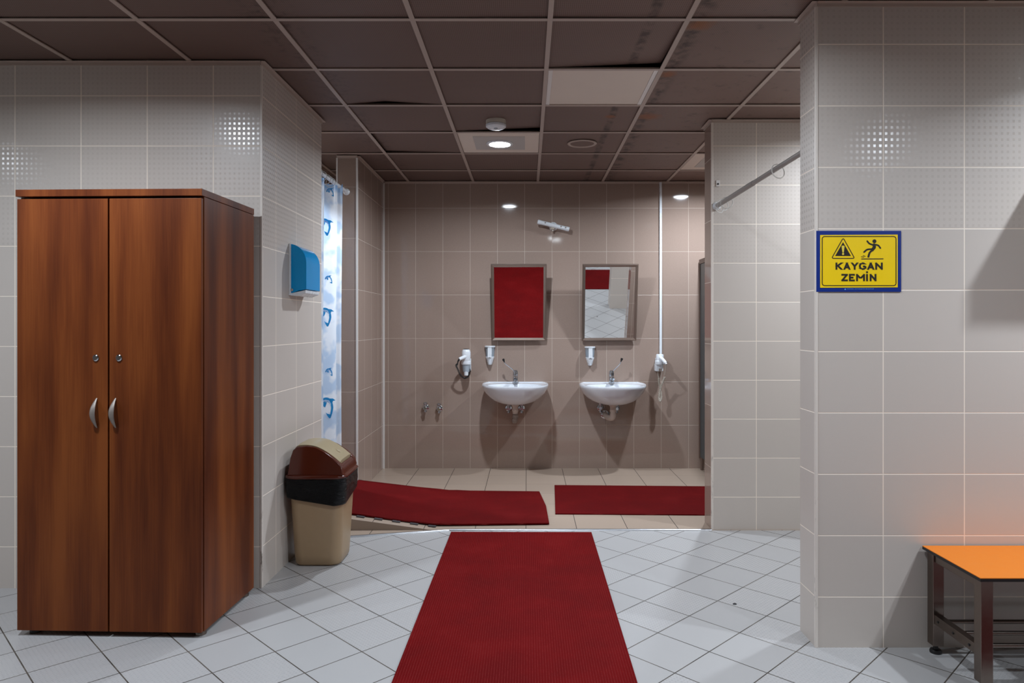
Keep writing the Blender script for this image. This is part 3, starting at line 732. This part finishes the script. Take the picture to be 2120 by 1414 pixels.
# ------------------------------------------------------------------ wash basins
def outline(n=14):
    R = crom([(0.0, -0.455, 0), (0.10, -0.448, 0), (0.19, -0.415, 0), (0.258, -0.345, 0), (0.292, -0.25, 0), (0.300, -0.16, 0), (0.292, -0.085, 0), (0.262, -0.0, 0)], 5)
    back = [Vector((0.262 * (1 - k / 6), 0, 0)) for k in range(1, 6)]
    half = R + back
    return [Vector((-p.x, p.y, 0)) for p in reversed(half[1:])] + half[:] + [Vector((0, 0, 0))]
OUT = outline()
def basin(x, z, label, trap):
    t = thing('wash_basin', label, 'washbasin', (x, WB - 0.0005, z), group='white wall-hung washbasins')
    rings = []
    for k, dz in ((0.20, -0.180), (0.36, -0.178), (0.52, -0.168), (0.67, -0.148), (0.80, -0.118), (0.90, -0.083), (0.96, -0.050), (0.99, -0.026), (1.0, -0.014), (0.998, -0.005), (0.985, 0.0)):
        ky = 0.62 + 0.38 * k
        rings.append([(p.x * k, p.y * ky, dz + 0.010 * (p.y / -0.455) * (1 if dz > -0.05 else 0) * -1) for p in OUT])
    for k, dz in ((0.955, 0.0), (0.935, -0.006)):
        rings.append([(p.x * k, -0.012 + p.y * (k - 0.02), dz + 0.010 * p.y / 0.455) for p in OUT])
    for a, b, dz in ((0.245, 0.165, -0.012), (0.232, 0.155, -0.030), (0.19, 0.125, -0.085), (0.12, 0.08, -0.115), (0.03, 0.02, -0.122)):
        r = []
        for p in OUT:
            th = math.atan2((p.y + 0.25) / 0.20, p.x / 0.29); r.append((a * math.cos(th), -0.255 + b * math.sin(th), dz))
        rings.append(r)
    MB().loft(rings).build('bowl', ['ceramic'], t, smooth=50)
    MB().lathe([(0.030, 0.0), (0.030, 0.004), (0.020, 0.006)], (0, -0.255, -0.123), n=20).build('drain', ['chrome'], t)
    # waste pipe
    w_ = MB().lathe([(0.036, -0.165), (0.036, -0.185), (0.034, -0.200), (0.027, -0.204), (0.025, -0.232), (0.029, -0.234), (0.029, -0.248), (0.024, -0.252), (0.022, -0.272)], (0, -0.20, 0), n=24)
    w_.build('waste_pipe', ['pvc'], t)
    if trap == 'hose':
        pts = crom([(0, -0.20, -0.268), (0.002, -0.196, -0.295), (-0.004, -0.17, -0.330), (-0.008, -0.11, -0.352), (-0.010, -0.004, -0.36)], 10)
        r = [0.021 + 0.0035 * math.sin(k * 1.9) for k in range(len(pts))]
        hs = MB().tube(pts, r, n=16).build('trap_hose', ['grey_pipe'], t)
        MB().lathe([(0.027, 0), (0.027, 0.02), (0.022, 0.024)], (0.001, -0.197, -0.310), (0, 0.3, 1), n=20).build('hose_collar', ['grey_pipe'], hs)
    else:
        pts = crom([(0, -0.20, -0.268), (0.0, -0.198, -0.290), (-0.012, -0.180, -0.312), (-0.035, -0.10, -0.315), (-0.052, -0.004, -0.300)], 8)
        hs = MB().tube(pts, 0.026, n=18).build('trap_elbow', ['pvc'], t)
        MB().lathe([(0.040, 0), (0.040, 0.004), (0.026, 0.010)], (-0.052, -0.001, -0.300), (0, -1, 0), n=24).build('wall_rosette', ['chrome'], hs)
    return t
b1x, b2x, bz = -0.106, 0.775, 0.806
basin(b1x, bz, 'left wall-hung white washbasin with a corrugated grey trap', 'hose')
basin(b2x, bz - 0.003, 'right wall-hung white washbasin with a white elbow trap', 'elbow')

def faucet(x, z, lever, label):
    t = thing('faucet', label, 'faucet', (x, WB - 0.085, z), group='long-lever basin taps')
    MB().lathe([(0.027, 0.0), (0.027, 0.006), (0.0235, 0.010), (0.0235, 0.060), (0.0225, 0.064), (0.0235, 0.068), (0.0235, 0.098), (0.0215, 0.108), (0.018, 0.116), (0.008, 0.121)], (0, 0, 0), n=28).build('body', ['chrome'], t, smooth=30)
    sp = crom([(0, -0.015, 0.050), (0, -0.06, 0.062), (0, -0.10, 0.058), (0, -0.118, 0.046)], 6)
    MB().tube(sp, [0.017, 0.0168, 0.0166, 0.0164, 0.0162, 0.016, 0.0158, 0.0156, 0.0154, 0.0152, 0.015, 0.0148, 0.0146, 0.0144, 0.0142, 0.014, 0.014, 0.014, 0.014], n=16).build('spout', ['chrome'], t)
    lv = crom(lever, 6)
    lo = MB().tube(lv, 0.0034, n=10).build('lever', ['chrome'], t)
    a, b = lv[-2], lv[-1]; d = (b - a).normalized()
    MB().tube([b - d * 0.006, b + d * 0.006, b + d * 0.018, b + d * 0.030], [0.004, 0.007, 0.0105, 0.010], n=14).build('lever_tip', ['dark'], lo)
    return t
faucet(b1x, bz - 0.006, [(-0.012, -0.004, 0.112), (-0.040, -0.02, 0.138), (-0.078, -0.03, 0.168), (-0.096, -0.034, 0.185), (-0.101, -0.036, 0.196)], 'chrome tap on the left washbasin, long lever turned left')
faucet(b2x, bz - 0.009, [(0.012, -0.004, 0.112), (0.038, -0.012, 0.140), (0.068, -0.022, 0.172), (0.080, -0.026, 0.192), (0.084, -0.028, 0.204)], 'chrome tap on the right washbasin, long lever turned right')

# stop valves on the wall
def valve_parts(t, s=1.0):
    MB().lathe([(0.030, 0), (0.029, 0.004), (0.018, 0.008)], (0, -0.0005, 0), (0, -1, 0), n=22).build('rosette', ['chrome'], t)
    MB().lathe([(0.012, 0.004), (0.012, 0.030), (0.016, 0.032), (0.017, 0.056), (0.013, 0.060)], (0, 0, 0), (0, -1, 0), n=18).build('valve_body', ['chrome'], t)
    MB().lathe([(0.008, 0.0), (0.009, 0.018), (0.018, 0.022), (0.020, 0.030), (0.018, 0.040), (0.010, 0.044)], (0, -0.044, 0.010), (0, 0, 1), n=12).build('knob', ['chrome'], t)
    MB().lathe([(0.010, 0.0), (0.010, 0.018), (0.013, 0.020), (0.013, 0.030)], (0, -0.044, -0.008), (0, 0, -1), n=16).build('outlet', ['chrome'], t)
def wx(px): return (px - VX) * (WB - 0.04) / F
def wz(py): return EYE - (py - VY) * (WB - 0.04) / F
v1 = thing('stop_valve', 'left one of two bare chrome stop valves on the brown wall', 'stop valve', (wx(880.5), WB, wz(844.5)), group='chrome stop valves')
valve_parts(v1)
copy_thing(v1, (wx(909), WB, wz(846.5)), 'right one of two bare chrome stop valves, below the black-corded hair dryer')
for px, py, lb in ((1053, 846, 'chrome stop valve left of the waste pipe under the left washbasin'), (1080, 846, 'chrome stop valve right of the waste pipe under the left washbasin'),
                   (1243, 845, 'chrome stop valve left of the waste pipe under the right washbasin'), (1277, 846, 'dim stop valve right of the waste pipe under the right washbasin')):
    copy_thing(v1, (wx(px), WB, wz(py)), lb)

# ------------------------------------------------------------------ mirrors
def mirror(x0, x1, z0, label, skew=0.0, turn=0.0):
    W, H, t_ = x1 - x0, 0.712, math.radians(12.5)
    t = thing('wall_mirror', label, 'mirror', ((x0 + x1) / 2, WB - 0.024, z0), group='framed tilting mirrors')
    t.rotation_euler = (t_, skew, turn)
    fw, fd = 0.027, 0.022
    fr = MB()
    # mitred frame with a raised profile
    def bar(a, b, ia, ib):
        (ax, az), (bx, bz_) = a, b; (cx, cz), (dx_, dz_) = ia, ib
        fr.add([(ax, 0.0, az), (bx, 0.0, bz_), (bx, -0.012, bz_), (ax, -0.012, az),
                ((ax * 2 + cx) / 3, -fd, (az * 2 + cz) / 3), ((bx * 2 + dx_) / 3, -fd, (bz_ * 2 + dz_) / 3), (dx_, -0.013, dz_), (cx, -0.013, cz), (cx, 0.0, cz), (dx_, 0.0, dz_)],
               [(0, 1, 2, 3), (3, 2, 5, 4), (4, 5, 6, 7), (7, 6, 9, 8), (8, 9, 1, 0), (0, 3, 4, 7, 8), (1, 9, 6, 5, 2)])
    A = [(-W / 2, 0), (W / 2, 0), (W / 2, H), (-W / 2, H)]; B = [(-W / 2 + fw, fw), (W / 2 - fw, fw), (W / 2 - fw, H - fw), (-W / 2 + fw, H - fw)]
    for i in range(4): bar(A[i], A[(i + 1) % 4], B[i], B[(i + 1) % 4])
    fr.build('frame', ['bronze'], t, smooth=25)
    MB().box(-W / 2 + 0.02, W / 2 - 0.02, -0.0105, -0.0075, 0.02, H - 0.02).build('glass', ['mirror'], t)
    MB().box(-W / 2 + 0.01, W / 2 - 0.01, -0.003, 0.002, 0.01, H - 0.01).build('backing', ['cocoa'], t)
    for s in (-1, 1):
        MB().box(s * W * 0.40 - 0.012, s * W * 0.40 + 0.012, 0.0, 0.018, 0.02, 0.07).build('hinge', ['steel'], t)
    return t
mirror(-0.327, 0.176, 1.190, 'left tilted wall mirror, full of red reflection', 0.0, math.radians(0.5))
mirror(0.505, 1.010, 1.190, 'right tilted wall mirror reflecting white floor and a pillar', -math.radians(0.25))

# ------------------------------------------------------------------ soap dispensers
def soap(x, z, level, label):
    t = thing('soap_dispenser', label, 'soap dispenser', (x, WB - 0.0005, z), group='white soap dispensers')
    def sec(hw, dep, zz, n=10):
        return [Vector((hw * math.cos(a), -dep * math.sin(a), zz)) for a in [PI * k / n for k in range(n + 1)]]
    MB().loft([sec(0.047, 0.076, -0.014), sec(0.050, 0.080, -0.012), sec(0.050, 0.080, -0.003), sec(0.044, 0.070, 0.0)]).build('cap', ['white'], t)
    MB().loft([sec(0.036, 0.062, -0.105), sec(0.042, 0.068, -0.06), sec(0.044, 0.070, -0.013)]).build('tank', ['clear'], t, smooth=60)
    MB().loft([sec(0.033, 0.058, -0.103), sec(0.035, 0.060, -0.103 + level)]).build('soap_fill', ['soap'], t, smooth=60)
    MB().prism([(-0.018, -0.016), (0.018, -0.016), (0.018, -0.108), (-0.018, -0.108)], lambda a, b, d: (a, d, b), -0.079, -0.060).build('front_strip', ['white'], t, bevel=0.002)
    MB().loft([sec(0.016, 0.044, -0.176), sec(0.020, 0.052, -0.172), sec(0.032, 0.070, -0.128), sec(0.040, 0.074, -0.106), sec(0.040, 0.073, -0.100)]).build('push_cover', ['white'], t, smooth=40, bevel=0.002)
    MB().lathe([(0.0035, 0), (0.0035, 0.004)], (0, -0.079, -0.107), (0, -1, 0), n=10).build('level_window', ['dark'], t)
    MB().lathe([(0.006, 0), (0.004, 0.010)], (0.0, -0.034, -0.175), (0, 0, -1), n=10).build('nozzle', ['grey_pipe'], t)
    return t
soap(wx(1014), EYE - (716 - VY) * 6.53 / F, 0.020, 'soap dispenser above the left washbasin, nearly empty')
soap(wx(1222), EYE - (717.5 - VY) * 6.53 / F, 0.062, 'soap dispenser above the right washbasin, more than half full')

# ------------------------------------------------------------------ hair dryers
def coil(path, turns, r, wire, n_per=10):
    P = crom(path, 16); out = []; N = turns * n_per
    for k in range(N + 1):
        f = k / N * (len(P) - 1); i = min(int(f), len(P) - 2); p = P[i].lerp(P[i + 1], f - i); d = (P[i + 1] - P[i]).normalized()
        u = d.cross(Vector((0, 1, 0.01))).normalized(); v = d.cross(u); a = 2 * PI * turns * k / N
        out.append(p + u * math.cos(a) * r + v * math.sin(a) * r)
    return out
hd = thing('hair_dryer', 'white hair dryer with black coiled cord in a wall holder, left of the soap dispenser', 'hair dryer', (wx(966), WB - 0.0005, wz(723)), group='wall hair dryers')
MB().lathe([(0.026, 0.0), (0.034, -0.006), (0.040, -0.025), (0.041, -0.05), (0.039, -0.09), (0.034, -0.108), (0.026, -0.13), (0.022, -0.17), (0.019, -0.238)], (0, -0.085, 0), n=26).build('barrel', ['white'], hd, smooth=50)
MB().lathe([(0.025, 0.001), (0.025, -0.004), (0.020, -0.007)], (0, -0.085, 0.004), n=22).build('air_inlet', ['dark'], hd)
MB().tube([(0.0, -0.11, -0.062), (-0.030, -0.135, -0.075), (-0.058, -0.155, -0.088)], [0.017, 0.0165, 0.015], n=14).build('handle', ['white'], hd)
MB().tube([(-0.055, -0.153, -0.086), (-0.068, -0.155, -0.105), (-0.073, -0.154, -0.130)], [0.008, 0.007, 0.004], n=12).build('cord_sleeve', ['dark'], hd)
MB().tube(coil([(-0.072, -0.154, -0.128), (-0.085, -0.15, -0.145), (-0.070, -0.14, -0.185), (-0.050, -0.12, -0.232), (-0.014, -0.10, -0.262), (0.020, -0.085, -0.245), (0.031, -0.075, -0.205), (0.030, -0.06, -0.180)], 46, 0.0062, 0.003), 0.0026, n=6).build('coiled_cord', ['dark'], hd)
MB().lathe([(0.044, 0.0), (0.046, 0.006), (0.044, 0.030), (0.040, 0.034)], (0.0, -0.075, -0.138), n=26, cap0=False, cap1=False).box(-0.02, 0.02, -0.035, -0.001, -0.138, -0.108).build('holder_ring', ['white'], hd, bevel=0.002)
MB().lathe([(0.030, 0.0), (0.040, 0.068)], (0.0, -0.075, -0.206), n=24, cap0=False, cap1=False).build('holder_cup', ['clear'], hd)
MB().box(-0.034, 0.040, -0.034, 0.0, -0.200, -0.085).build('wall_bracket', ['white'], hd, bevel=0.006)

h2 = thing('hair_dryer', 'white hair dryer with pale coiled cord at the foot of the cable duct', 'hair dryer', (wx(1364.5), WB - 0.0005, wz(733)), group='wall hair dryers')
MB().lathe([(0.030, 0.0), (0.034, -0.006), (0.036, -0.06), (0.033, -0.085)], (0, -0.075, 0), n=26).build('barrel', ['white'], h2, smooth=50)
MB().tube([(0.0, -0.10, -0.030), (0.020, -0.14, -0.052), (0.036, -0.175, -0.078)], [0.016, 0.016, 0.014], n=16).build('handle', ['white'], h2)
MB().tube([(0.036, -0.175, -0.078), (0.040, -0.184, -0.086)], [0.009, 0.007], n=12).build('cord_sleeve', ['white'], h2)
MB().lathe([(0.042, 0.0), (0.044, 0.004), (0.044, 0.032), (0.041, 0.036)], (0.0, -0.072, -0.094), n=26).box(-0.03, 0.03, -0.04, -0.001, -0.10, -0.04).build('holder_ring', ['white'], h2, bevel=0.002)
MB().box(-0.038, 0.030, -0.085, 0.0, -0.158, -0.088).build('holder_box', ['white'], h2, bevel=0.006)
MB().box(-0.012, 0.020, -0.087, -0.080, -0.157, -0.130).build('switch', ['grey_pipe'], h2, bevel=0.001)
MB().tube(crom([(0.038, -0.18, -0.084), (0.036, -0.165, -0.13), (0.030, -0.14, -0.185), (0.034, -0.12, -0.205)], 8), 0.0028, n=8).build('cord', ['off_white'], h2)
MB().tube(coil([(0.034, -0.12, -0.205), (0.022, -0.11, -0.25), (0.0, -0.10, -0.31), (-0.012, -0.095, -0.385), (-0.004, -0.092, -0.43), (0.010, -0.09, -0.40), (0.004, -0.085, -0.33), (-0.006, -0.08, -0.27), (-0.010, -0.075, -0.22)], 52, 0.0075, 0.003), 0.0030, n=6).build('coiled_cord', ['off_white'], h2)
MB().tube(crom([(-0.010, -0.075, -0.225), (-0.014, -0.07, -0.19), (-0.016, -0.06, -0.150)], 6), 0.0028, n=8).build('supply_cord', ['off_white'], h2)

cd = MB().box(wx(1369) - 0.011, wx(1369) + 0.011, WB - 0.016, WB - 0.0003, wz(738), CEIL - 0.01).build('cable_duct', ['white'], bevel=0.002)
tag(cd, 'white cable duct running up the brown wall from the right hair dryer', 'cable duct')

# tilted wall lamp without its glass
wl = thing('wall_lamp', 'unlit white tube lamp hanging crooked on the brown wall above the mirrors', 'wall lamp', (wx(1145.5), WB - 0.0005, EYE - (467 - VY) * 6.51 / F))
lt = MB().lathe([(0.018, -0.150), (0.0215, -0.147), (0.0215, -0.120), (0.020, -0.118), (0.020, 0.118), (0.0215, 0.120), (0.0215, 0.147), (0.018, 0.150)], (0, -0.062, 0), (0.972, 0, -0.235), n=24)
lb_ = lt.build('lamp_tube', ['white'], wl, smooth=40)
for u in (-0.075, 0.070, 0.112):
    MB().box(u - 0.006, u + 0.006, -0.084, -0.078, -0.235 * u + 0.004 - 0.004, -0.235 * u + 0.012).build('slot', ['grey_pipe'], lb_)
MB().lathe([(0.040, 0.0), (0.040, 0.008), (0.030, 0.016), (0.022, 0.046)], (0, 0, 0), (0, -1, 0), n=24).build('wall_mount', ['white'], wl)
MB().lathe([(0.028, 0.0), (0.020, 0.014), (0.007, 0.016), (0.006, 0.032)], (-0.005, -0.045, -0.018), (0, 0, -1), n=16).build('screw_stub', ['off_white'], wl)

# small plate on the far partition
wp = thing('wall_plate', 'small white fixing plate with a dark hole above the bare curtain rod', 'fixing plate', ((1486 - VX) * SF / F, SF - 0.0005, EYE - (380 - VY) * SF / F))
MB().box(-0.012, 0.012, -0.005, 0.0, -0.020, 0.020).build('plate', ['white_trim'], wp, bevel=0.001)
MB().lathe([(0.006, 0), (0.006, 0.003)], (0, -0.0045, -0.004), (0, -1, 0), n=12).build('screw_hole', ['dark'], wp)

# toilet cubicle screen at the right end
cs = thing('cubicle_screen', 'edge of a slate grey cubicle screen behind the far white partition', 'cubicle screen', (1.602, 5.35, 0))
MB().box(0.0, 0.018, 0.0, 1.19, 0.115, 1.895).build('panel', ['slate'], cs)
MB().box(-0.010, 0.028, -0.005, 1.20, 1.895, 1.938).build('top_rail', ['cocoa'], cs, bevel=0.003)
MB().box(-0.006, 0.024, 1.19, 1.222, 0.100, 1.900).build('wall_channel', ['cocoa'], cs)
for y in (0.06, 1.16): MB().cyl((0.009, y, 0.0005), (0.009, y, 0.115), 0.014).build('leg', ['cocoa'], cs)

# ------------------------------------------------------------------ bench
bc = thing('bench', 'low bench with bright orange top and steel frame at the right wall', 'bench', (1.628, 2.540, 0))
BL, BD, BT = 1.45, 0.374, 0.424
MB().box(0, BL, 0, BD, BT - 0.0025, BT).build('seat_top', ['orange'], bc)
MB().box(0, BL, 0, BD, BT - 0.014, BT - 0.0025).build('seat_edge', ['dark'], bc)
lw = 0.044
for lx in (0.012, BL - 0.012 - lw):
    for ly in (0.014, BD - 0.014 - lw):
        lg = MB().box(lx, lx + lw, ly, ly + lw, 0.034, BT - 0.014).build('leg', ['steel'], bc, bevel=0.003)
        MB().lathe([(0.022, 0.0), (0.023, 0.008), (0.020, 0.014), (0.010, 0.016), (0.008, 0.036)], (lx + lw / 2, ly + lw / 2, 0.0005), n=18).build('adjustable_foot', ['dark'], lg)
    MB().box(lx + 0.006, lx + lw - 0.006, 0.05, BD - 0.05, BT - 0.050, BT - 0.014).build('end_rail', ['steel'], bc, bevel=0.002)
    sr = MB().box(lx + 0.004, lx + 0.034, 0.05, BD - 0.05, 0.125, 0.163).build('side_rail', ['steel'], bc, bevel=0.002)
    for y in (0.09, 0.19, 0.29):
        MB().lathe([(0.005, 0), (0.005, 0.002)], (lx + 0.0035, y, 0.144), (-1, 0, 0), n=10).build('rivet', ['dark'], sr)
for y in (0.085, 0.190, 0.295): MB().cyl((0.045, y, 0.144), (BL - 0.045, y, 0.144), 0.0085, n=14).build('shelf_rod', ['steel'], bc)

# unseen box added out of frame, shaped to cast the shadow on the right wall
wd = thing('shadow_box', 'unseen box on the right wall, added to cast its shadow there', 'shadow caster', (2.115, RF - 0.0005, 1.55))
MB().prism([(0.0, 0.438), (-0.25, 0.318), (-0.25, 0.219), (0.0, 0.05)], lambda a, b, d: (d, a, b), 0.0, 0.36).build('casing', ['off_white'], wd, bevel=0.008, seg=3)
MB().lathe([(0.035, 0), (0.03, 0.06)], (0.18, -0.12, 0.15), (0, 0, -1), n=20).build('nozzle', ['chrome'], wd)  # stub under the added box, made up with it

# ------------------------------------------------------------------ warning sign
K = 0.35 / 1375
sg = thing('warning_sign', 'yellow and blue slippery floor sign reading KAYGAN ZEMİN', 'sign', ((1778 - VX) * (RF - 0.004) / F, RF - 0.0004, EYE - (541 - VY) * (RF - 0.004) / F))
def sp2(px, py): return ((px - 1087) * K, -(py - 788) * K)
MB().box(-0.175, 0.175, -0.0035, 0, -0.1260, 0.1260).build('board', ['blue'], sg, bevel=0.0008)
def plate(name, poly, d, mat, parent=None):
    return MB().prism([sp2(*p) for p in poly], lambda a, b, q: (a, q, b), d, d + 0.0012).build(name, [mat], parent or sg)
yp = plate('yellow_panel', [(460, 362), (1716, 355), (1716, 1210), (460, 1216)], -0.0044, 'yellow')
def strokes(name, lines, mat, depth=-0.0050, circles=(), polys=()):
    mb = MB(); up = lambda a, b, q: (a, q, b)
    for q, (pts, wd_) in enumerate(lines):
        P = [Vector(sp2(*p)) for p in pts]; r = wd_ * K / 2; dd = depth - 0.00004 * q
        if len(P) > 2:
            P = [Vector((p.x, p.y)) for p in crom([(p.x, p.y, 0) for p in P], 5)] if wd_ > 20 else P
        L, R = [], []
        for i, p in enumerate(P):
            closed = (P[0] - P[-1]).length < 1e-6
            a = P[i - 1] if i else (P[-2] if closed else P[0]); b = P[i + 1] if i + 1 < len(P) else (P[1] if closed else P[-1])
            d1 = (p - a).normalized() if (p - a).length > 1e-9 else (b - p).normalized(); d2 = (b - p).normalized() if (b - p).length > 1e-9 else d1
            t_ = (d1 + d2).normalized() if (d1 + d2).length > 1e-6 else d1; n_ = Vector((-t_.y, t_.x)); s = r / max(0.35, n_.dot(Vector((-d1.y, d1.x))))
            L.append(p + n_ * s); R.append(p - n_ * s)
        for i in range(len(P) - 1):
            mb.prism([(v.x, v.y) for v in (L[i], L[i + 1], R[i + 1], R[i])], up, dd, dd + 0.0006)
        if wd_ > 12.95 and (P[0] - P[-1]).length > 1e-6:
            for e in (P[0], P[-1]): mb.prism([(e.x + r * math.cos(2 * PI * k / 16), e.y + r * math.sin(2 * PI * k / 16)) for k in range(16)], up, dd - 0.00001, dd + 0.0006)
    for (cx, cy, r) in circles:
        x, z = sp2(cx, cy); mb.prism([(x + r * K * math.cos(2 * PI * k / 28), z + r * K * math.sin(2 * PI * k / 28)) for k in range(28)], up, depth - 0.0002, depth + 0.0006)
    for p in polys: mb.prism([sp2(*q) for q in p], up, depth - 0.0001, depth + 0.0006)
    return mb.build(name, [mat], sg)
def rr2(x0, y0, x1, y1, r, n=6):
    o = []
    for cx, cy, a0 in ((x1 - r, y0 + r, -PI / 2), (x1 - r, y1 - r, 0), (x0 + r, y1 - r, PI / 2), (x0 + r, y0 + r, PI)):
        for k in range(n + 1): a = a0 + PI / 2 * k / n; o.append((cx + r * math.cos(a), cy + r * math.sin(a)))
    return o + [o[0]]
strokes('border_line', [(rr2(492, 386, 1688, 1182, 40), 12.9)], 'ink')
def rtri(pts, r, n=5):
    o = []; V = [Vector(p) for p in pts]
    for i in range(3):
        p, a, b = V[i], V[i - 1], V[(i + 1) % 3]; u = (a - p).normalized(); v = (b - p).normalized()
        s, e = p + u * r, p + v * r
        for k in range(n + 1):
            t_ = k / n; o.append(tuple(s * (1 - t_) ** 2 + p * 2 * t_ * (1 - t_) + e * t_ * t_))
    return o
tri_o = rtri([(832, 408), (1018, 740), (645, 740)], 34)
strokes('warning_triangle', [(tri_o + [tri_o[0]], 12.9)], 'ink', polys=[[(830, 478), (957, 701), (703, 701)]])
strokes('exclamation_mark', [], 'pale_yellow', depth=-0.0054, circles=[(829, 669, 17)], polys=[rtri([(800, 532), (858, 532), (829, 700)], 14)[:11] + [(838, 645), (820, 645)] if False else [(805, 545), (812, 536), (829, 533), (846, 536), (853, 545), (840, 645), (818, 645)]])
strokes('slipping_figure', [([(1222, 462), (1256, 500), (1318, 524)], 26), ([(1330, 522), (1336, 560), (1302, 604)], 50), ([(1340, 516), (1398, 530), (1434, 574)], 25),
                            ([(1300, 590), (1222, 598), (1170, 638)], 26), ([(1312, 600), (1262, 648), (1240, 714)], 30), ([(1130, 750), (1478, 748)], 13), ([(1123, 712), (1170, 722)], 9), ([(1152, 694), (1192, 708)], 9)],
        'ink', circles=[(1338, 463, 31)])
def lettering(name, text, box, mat, depth, bold=0.0):
    cu_ = bpy.data.curves.new('text', 'FONT'); cu_.body = text; cu_.size = 1.0; cu_.offset = bold; cu_.extrude = 0.0; cu_.space_character = 1.04
    ob = bpy.data.objects.new('text', cu_); COL.objects.link(ob)
    dg = bpy.context.evaluated_depsgraph_get(); me = bpy.data.meshes.new_from_object(ob.evaluated_get(dg)); me.name = name
    bpy.data.objects.remove(ob); bpy.data.curves.remove(cu_)
    xs_ = [v.co.x for v in me.vertices]; ys_ = [v.co.y for v in me.vertices]
    (x0, z1), (x1, z0) = sp2(box[0], box[1]), sp2(box[2], box[3])
    for v in me.vertices:
        a = (v.co.x - min(xs_)) / (max(xs_) - min(xs_)); b = (v.co.y - min(ys_)) / (max(ys_) - min(ys_))
        v.co = (x0 + a * (x1 - x0), depth, z0 + b * (z1 - z0))
    me.materials.clear(); me.materials.append(M[mat])
    for p in me.polygons: p.material_index = 0
    o = bpy.data.objects.new(name, me); COL.objects.link(o); o.parent = sg; return o
LET = {'K': [[(0, 0), (0, 1)], [(1.0, 0), (0.05, 0.56)], [(0.30, 0.42), (1.0, 1)]], 'A': [[(0.02, 1), (0.5, 0), (0.98, 1)], [(0.2, 0.72), (0.8, 0.72)]],
       'Y': [[(0, 0), (0.5, 0.55), (1, 0)], [(0.5, 0.5), (0.5, 1)]], 'N': [[(0, 1), (0, 0), (1, 1), (1, 0)]], 'Z': [[(0, 0), (1, 0), (0, 1), (1, 1)]],
       'E': [[(1, 0), (0, 0), (0, 1), (1, 1)], [(0, 0.5), (0.88, 0.5)]], 'M': [[(0, 1), (0, 0), (0.5, 0.66), (1, 0), (1, 1)]], 'I': [[(0, 0), (0, 1)]],
       'G': [[(0.93, 0.16), (0.72, 0.02), (0.45, -0.02), (0.18, 0.10), (0.02, 0.36), (0.02, 0.64), (0.18, 0.90), (0.45, 1.02), (0.75, 0.98), (0.98, 0.82), (0.98, 0.52)], [(0.56, 0.55), (0.98, 0.55)]]}
def word(name, letters, y0, y1, wd_=29, dots=()):
    mb = MB(); up = lambda a, b, q: (a, q, b); h = wd_ / 2; q = 0
    for ch, x0, x1 in letters:
        for pts in LET[ch]:
            yy0, yy1 = y0, y1
            P = []
            for (a, b) in pts:
                px = (x0 + x1) / 2 if ch == 'I' else x0 + h + a * (x1 - x0 - wd_)
                P.append(Vector((px, y0 + h * 0.9 + b * (y1 - y0 - wd_ * 0.9))))
            # run free ends out to the edge of the letter box
            for e, o in ((0, 1), (-1, -2)):
                d = (P[e] - P[o]).normalized()
                if abs(P[e].y - (y0 + h * 0.9)) < 1 or abs(P[e].y - (y1 - h * 0.9)) < 1:
                    if abs(d.y) > 0.3: P[e] = P[e] + d * (h * 0.9 / abs(d.y))
                    else: P[e] = P[e] + d * h
            for i in range(len(P) - 1):
                d = (P[i + 1] - P[i]).normalized(); n_ = Vector((-d.y, d.x)) * h
                q += 1; dd = -0.0050 - 0.000008 * q
                cut = abs(d.y) > 0.3 and abs(d.x) > 0.05
                def ends(p):
                    if cut:   # slanted stroke, ends cut level
                        k = h / abs(d.y); return [p + Vector((-k, 0)), p + Vector((k, 0))]
                    return [p + n_, p - n_]
                a_, b_ = P[i].copy(), P[i + 1].copy()
                if abs(d.y) > 0.9 or (ch == 'A' and abs(d.y) > 0.3):
                    top, bot = y0 + h * 0.9, y1 - h * 0.9
                    if i > 0 and min(abs(a_.y - top), abs(a_.y - bot)) < 1: a_ = a_ - d * (h * 0.9 / abs(d.y))
                    if i + 2 < len(P) and min(abs(b_.y - top), abs(b_.y - bot)) < 1: b_ = b_ + d * (h * 0.9 / abs(d.y))
                A, B = ends(a_), ends(b_)
                if (A[1] - A[0]).dot(B[1] - B[0]) < 0: B.reverse()
                mb.prism([sp2(v.x, v.y) for v in (A[0], B[0], B[1], A[1])], up, dd, dd + 0.0006)
            for p in P[1:-1]:
                if ch == 'G': mb.prism([sp2(p.x + h * math.cos(2 * PI * k / 16), p.y + h * math.sin(2 * PI * k / 16)) for k in range(16)], up, -0.00501, -0.0044)
                elif ch in 'ZE': mb.prism([sp2(p.x + a * h, p.y + b * h * 0.98) for a, b in ((-1, -1), (1, -1), (1, 1), (-1, 1))], up, -0.00501, -0.0044)
    for cx, cy, r_ in dots: mb.prism([sp2(cx + r_ * math.cos(2 * PI * k / 24), cy + r_ * math.sin(2 * PI * k / 24)) for k in range(24)], up, -0.00502, -0.0044)
    return mb.build(name, ['ink'], sg)
word('lettering', [('K', 708, 812), ('A', 838, 948), ('Y', 966, 1070), ('G', 1086, 1208), ('A', 1222, 1336), ('N', 1352, 1472)], 808, 924)
word('lettering', [('Z', 803, 907), ('E', 926, 1020), ('M', 1042, 1184), ('I', 1203, 1233), ('N', 1262, 1370)], 993, 1110, dots=((1218, 965, 17),))
lettering('small_print', 'İSTANBUL BÜYÜKŞEHİR BELEDİYESİ', (896, 1223, 1330, 1247), 'sign_cyan', -0.0039, 0.01)
strokes('small_emblem', [], 'sign_cyan', depth=-0.0040, polys=[[(853, 1236), (866, 1226), (880, 1236), (876, 1252), (856, 1252)]])
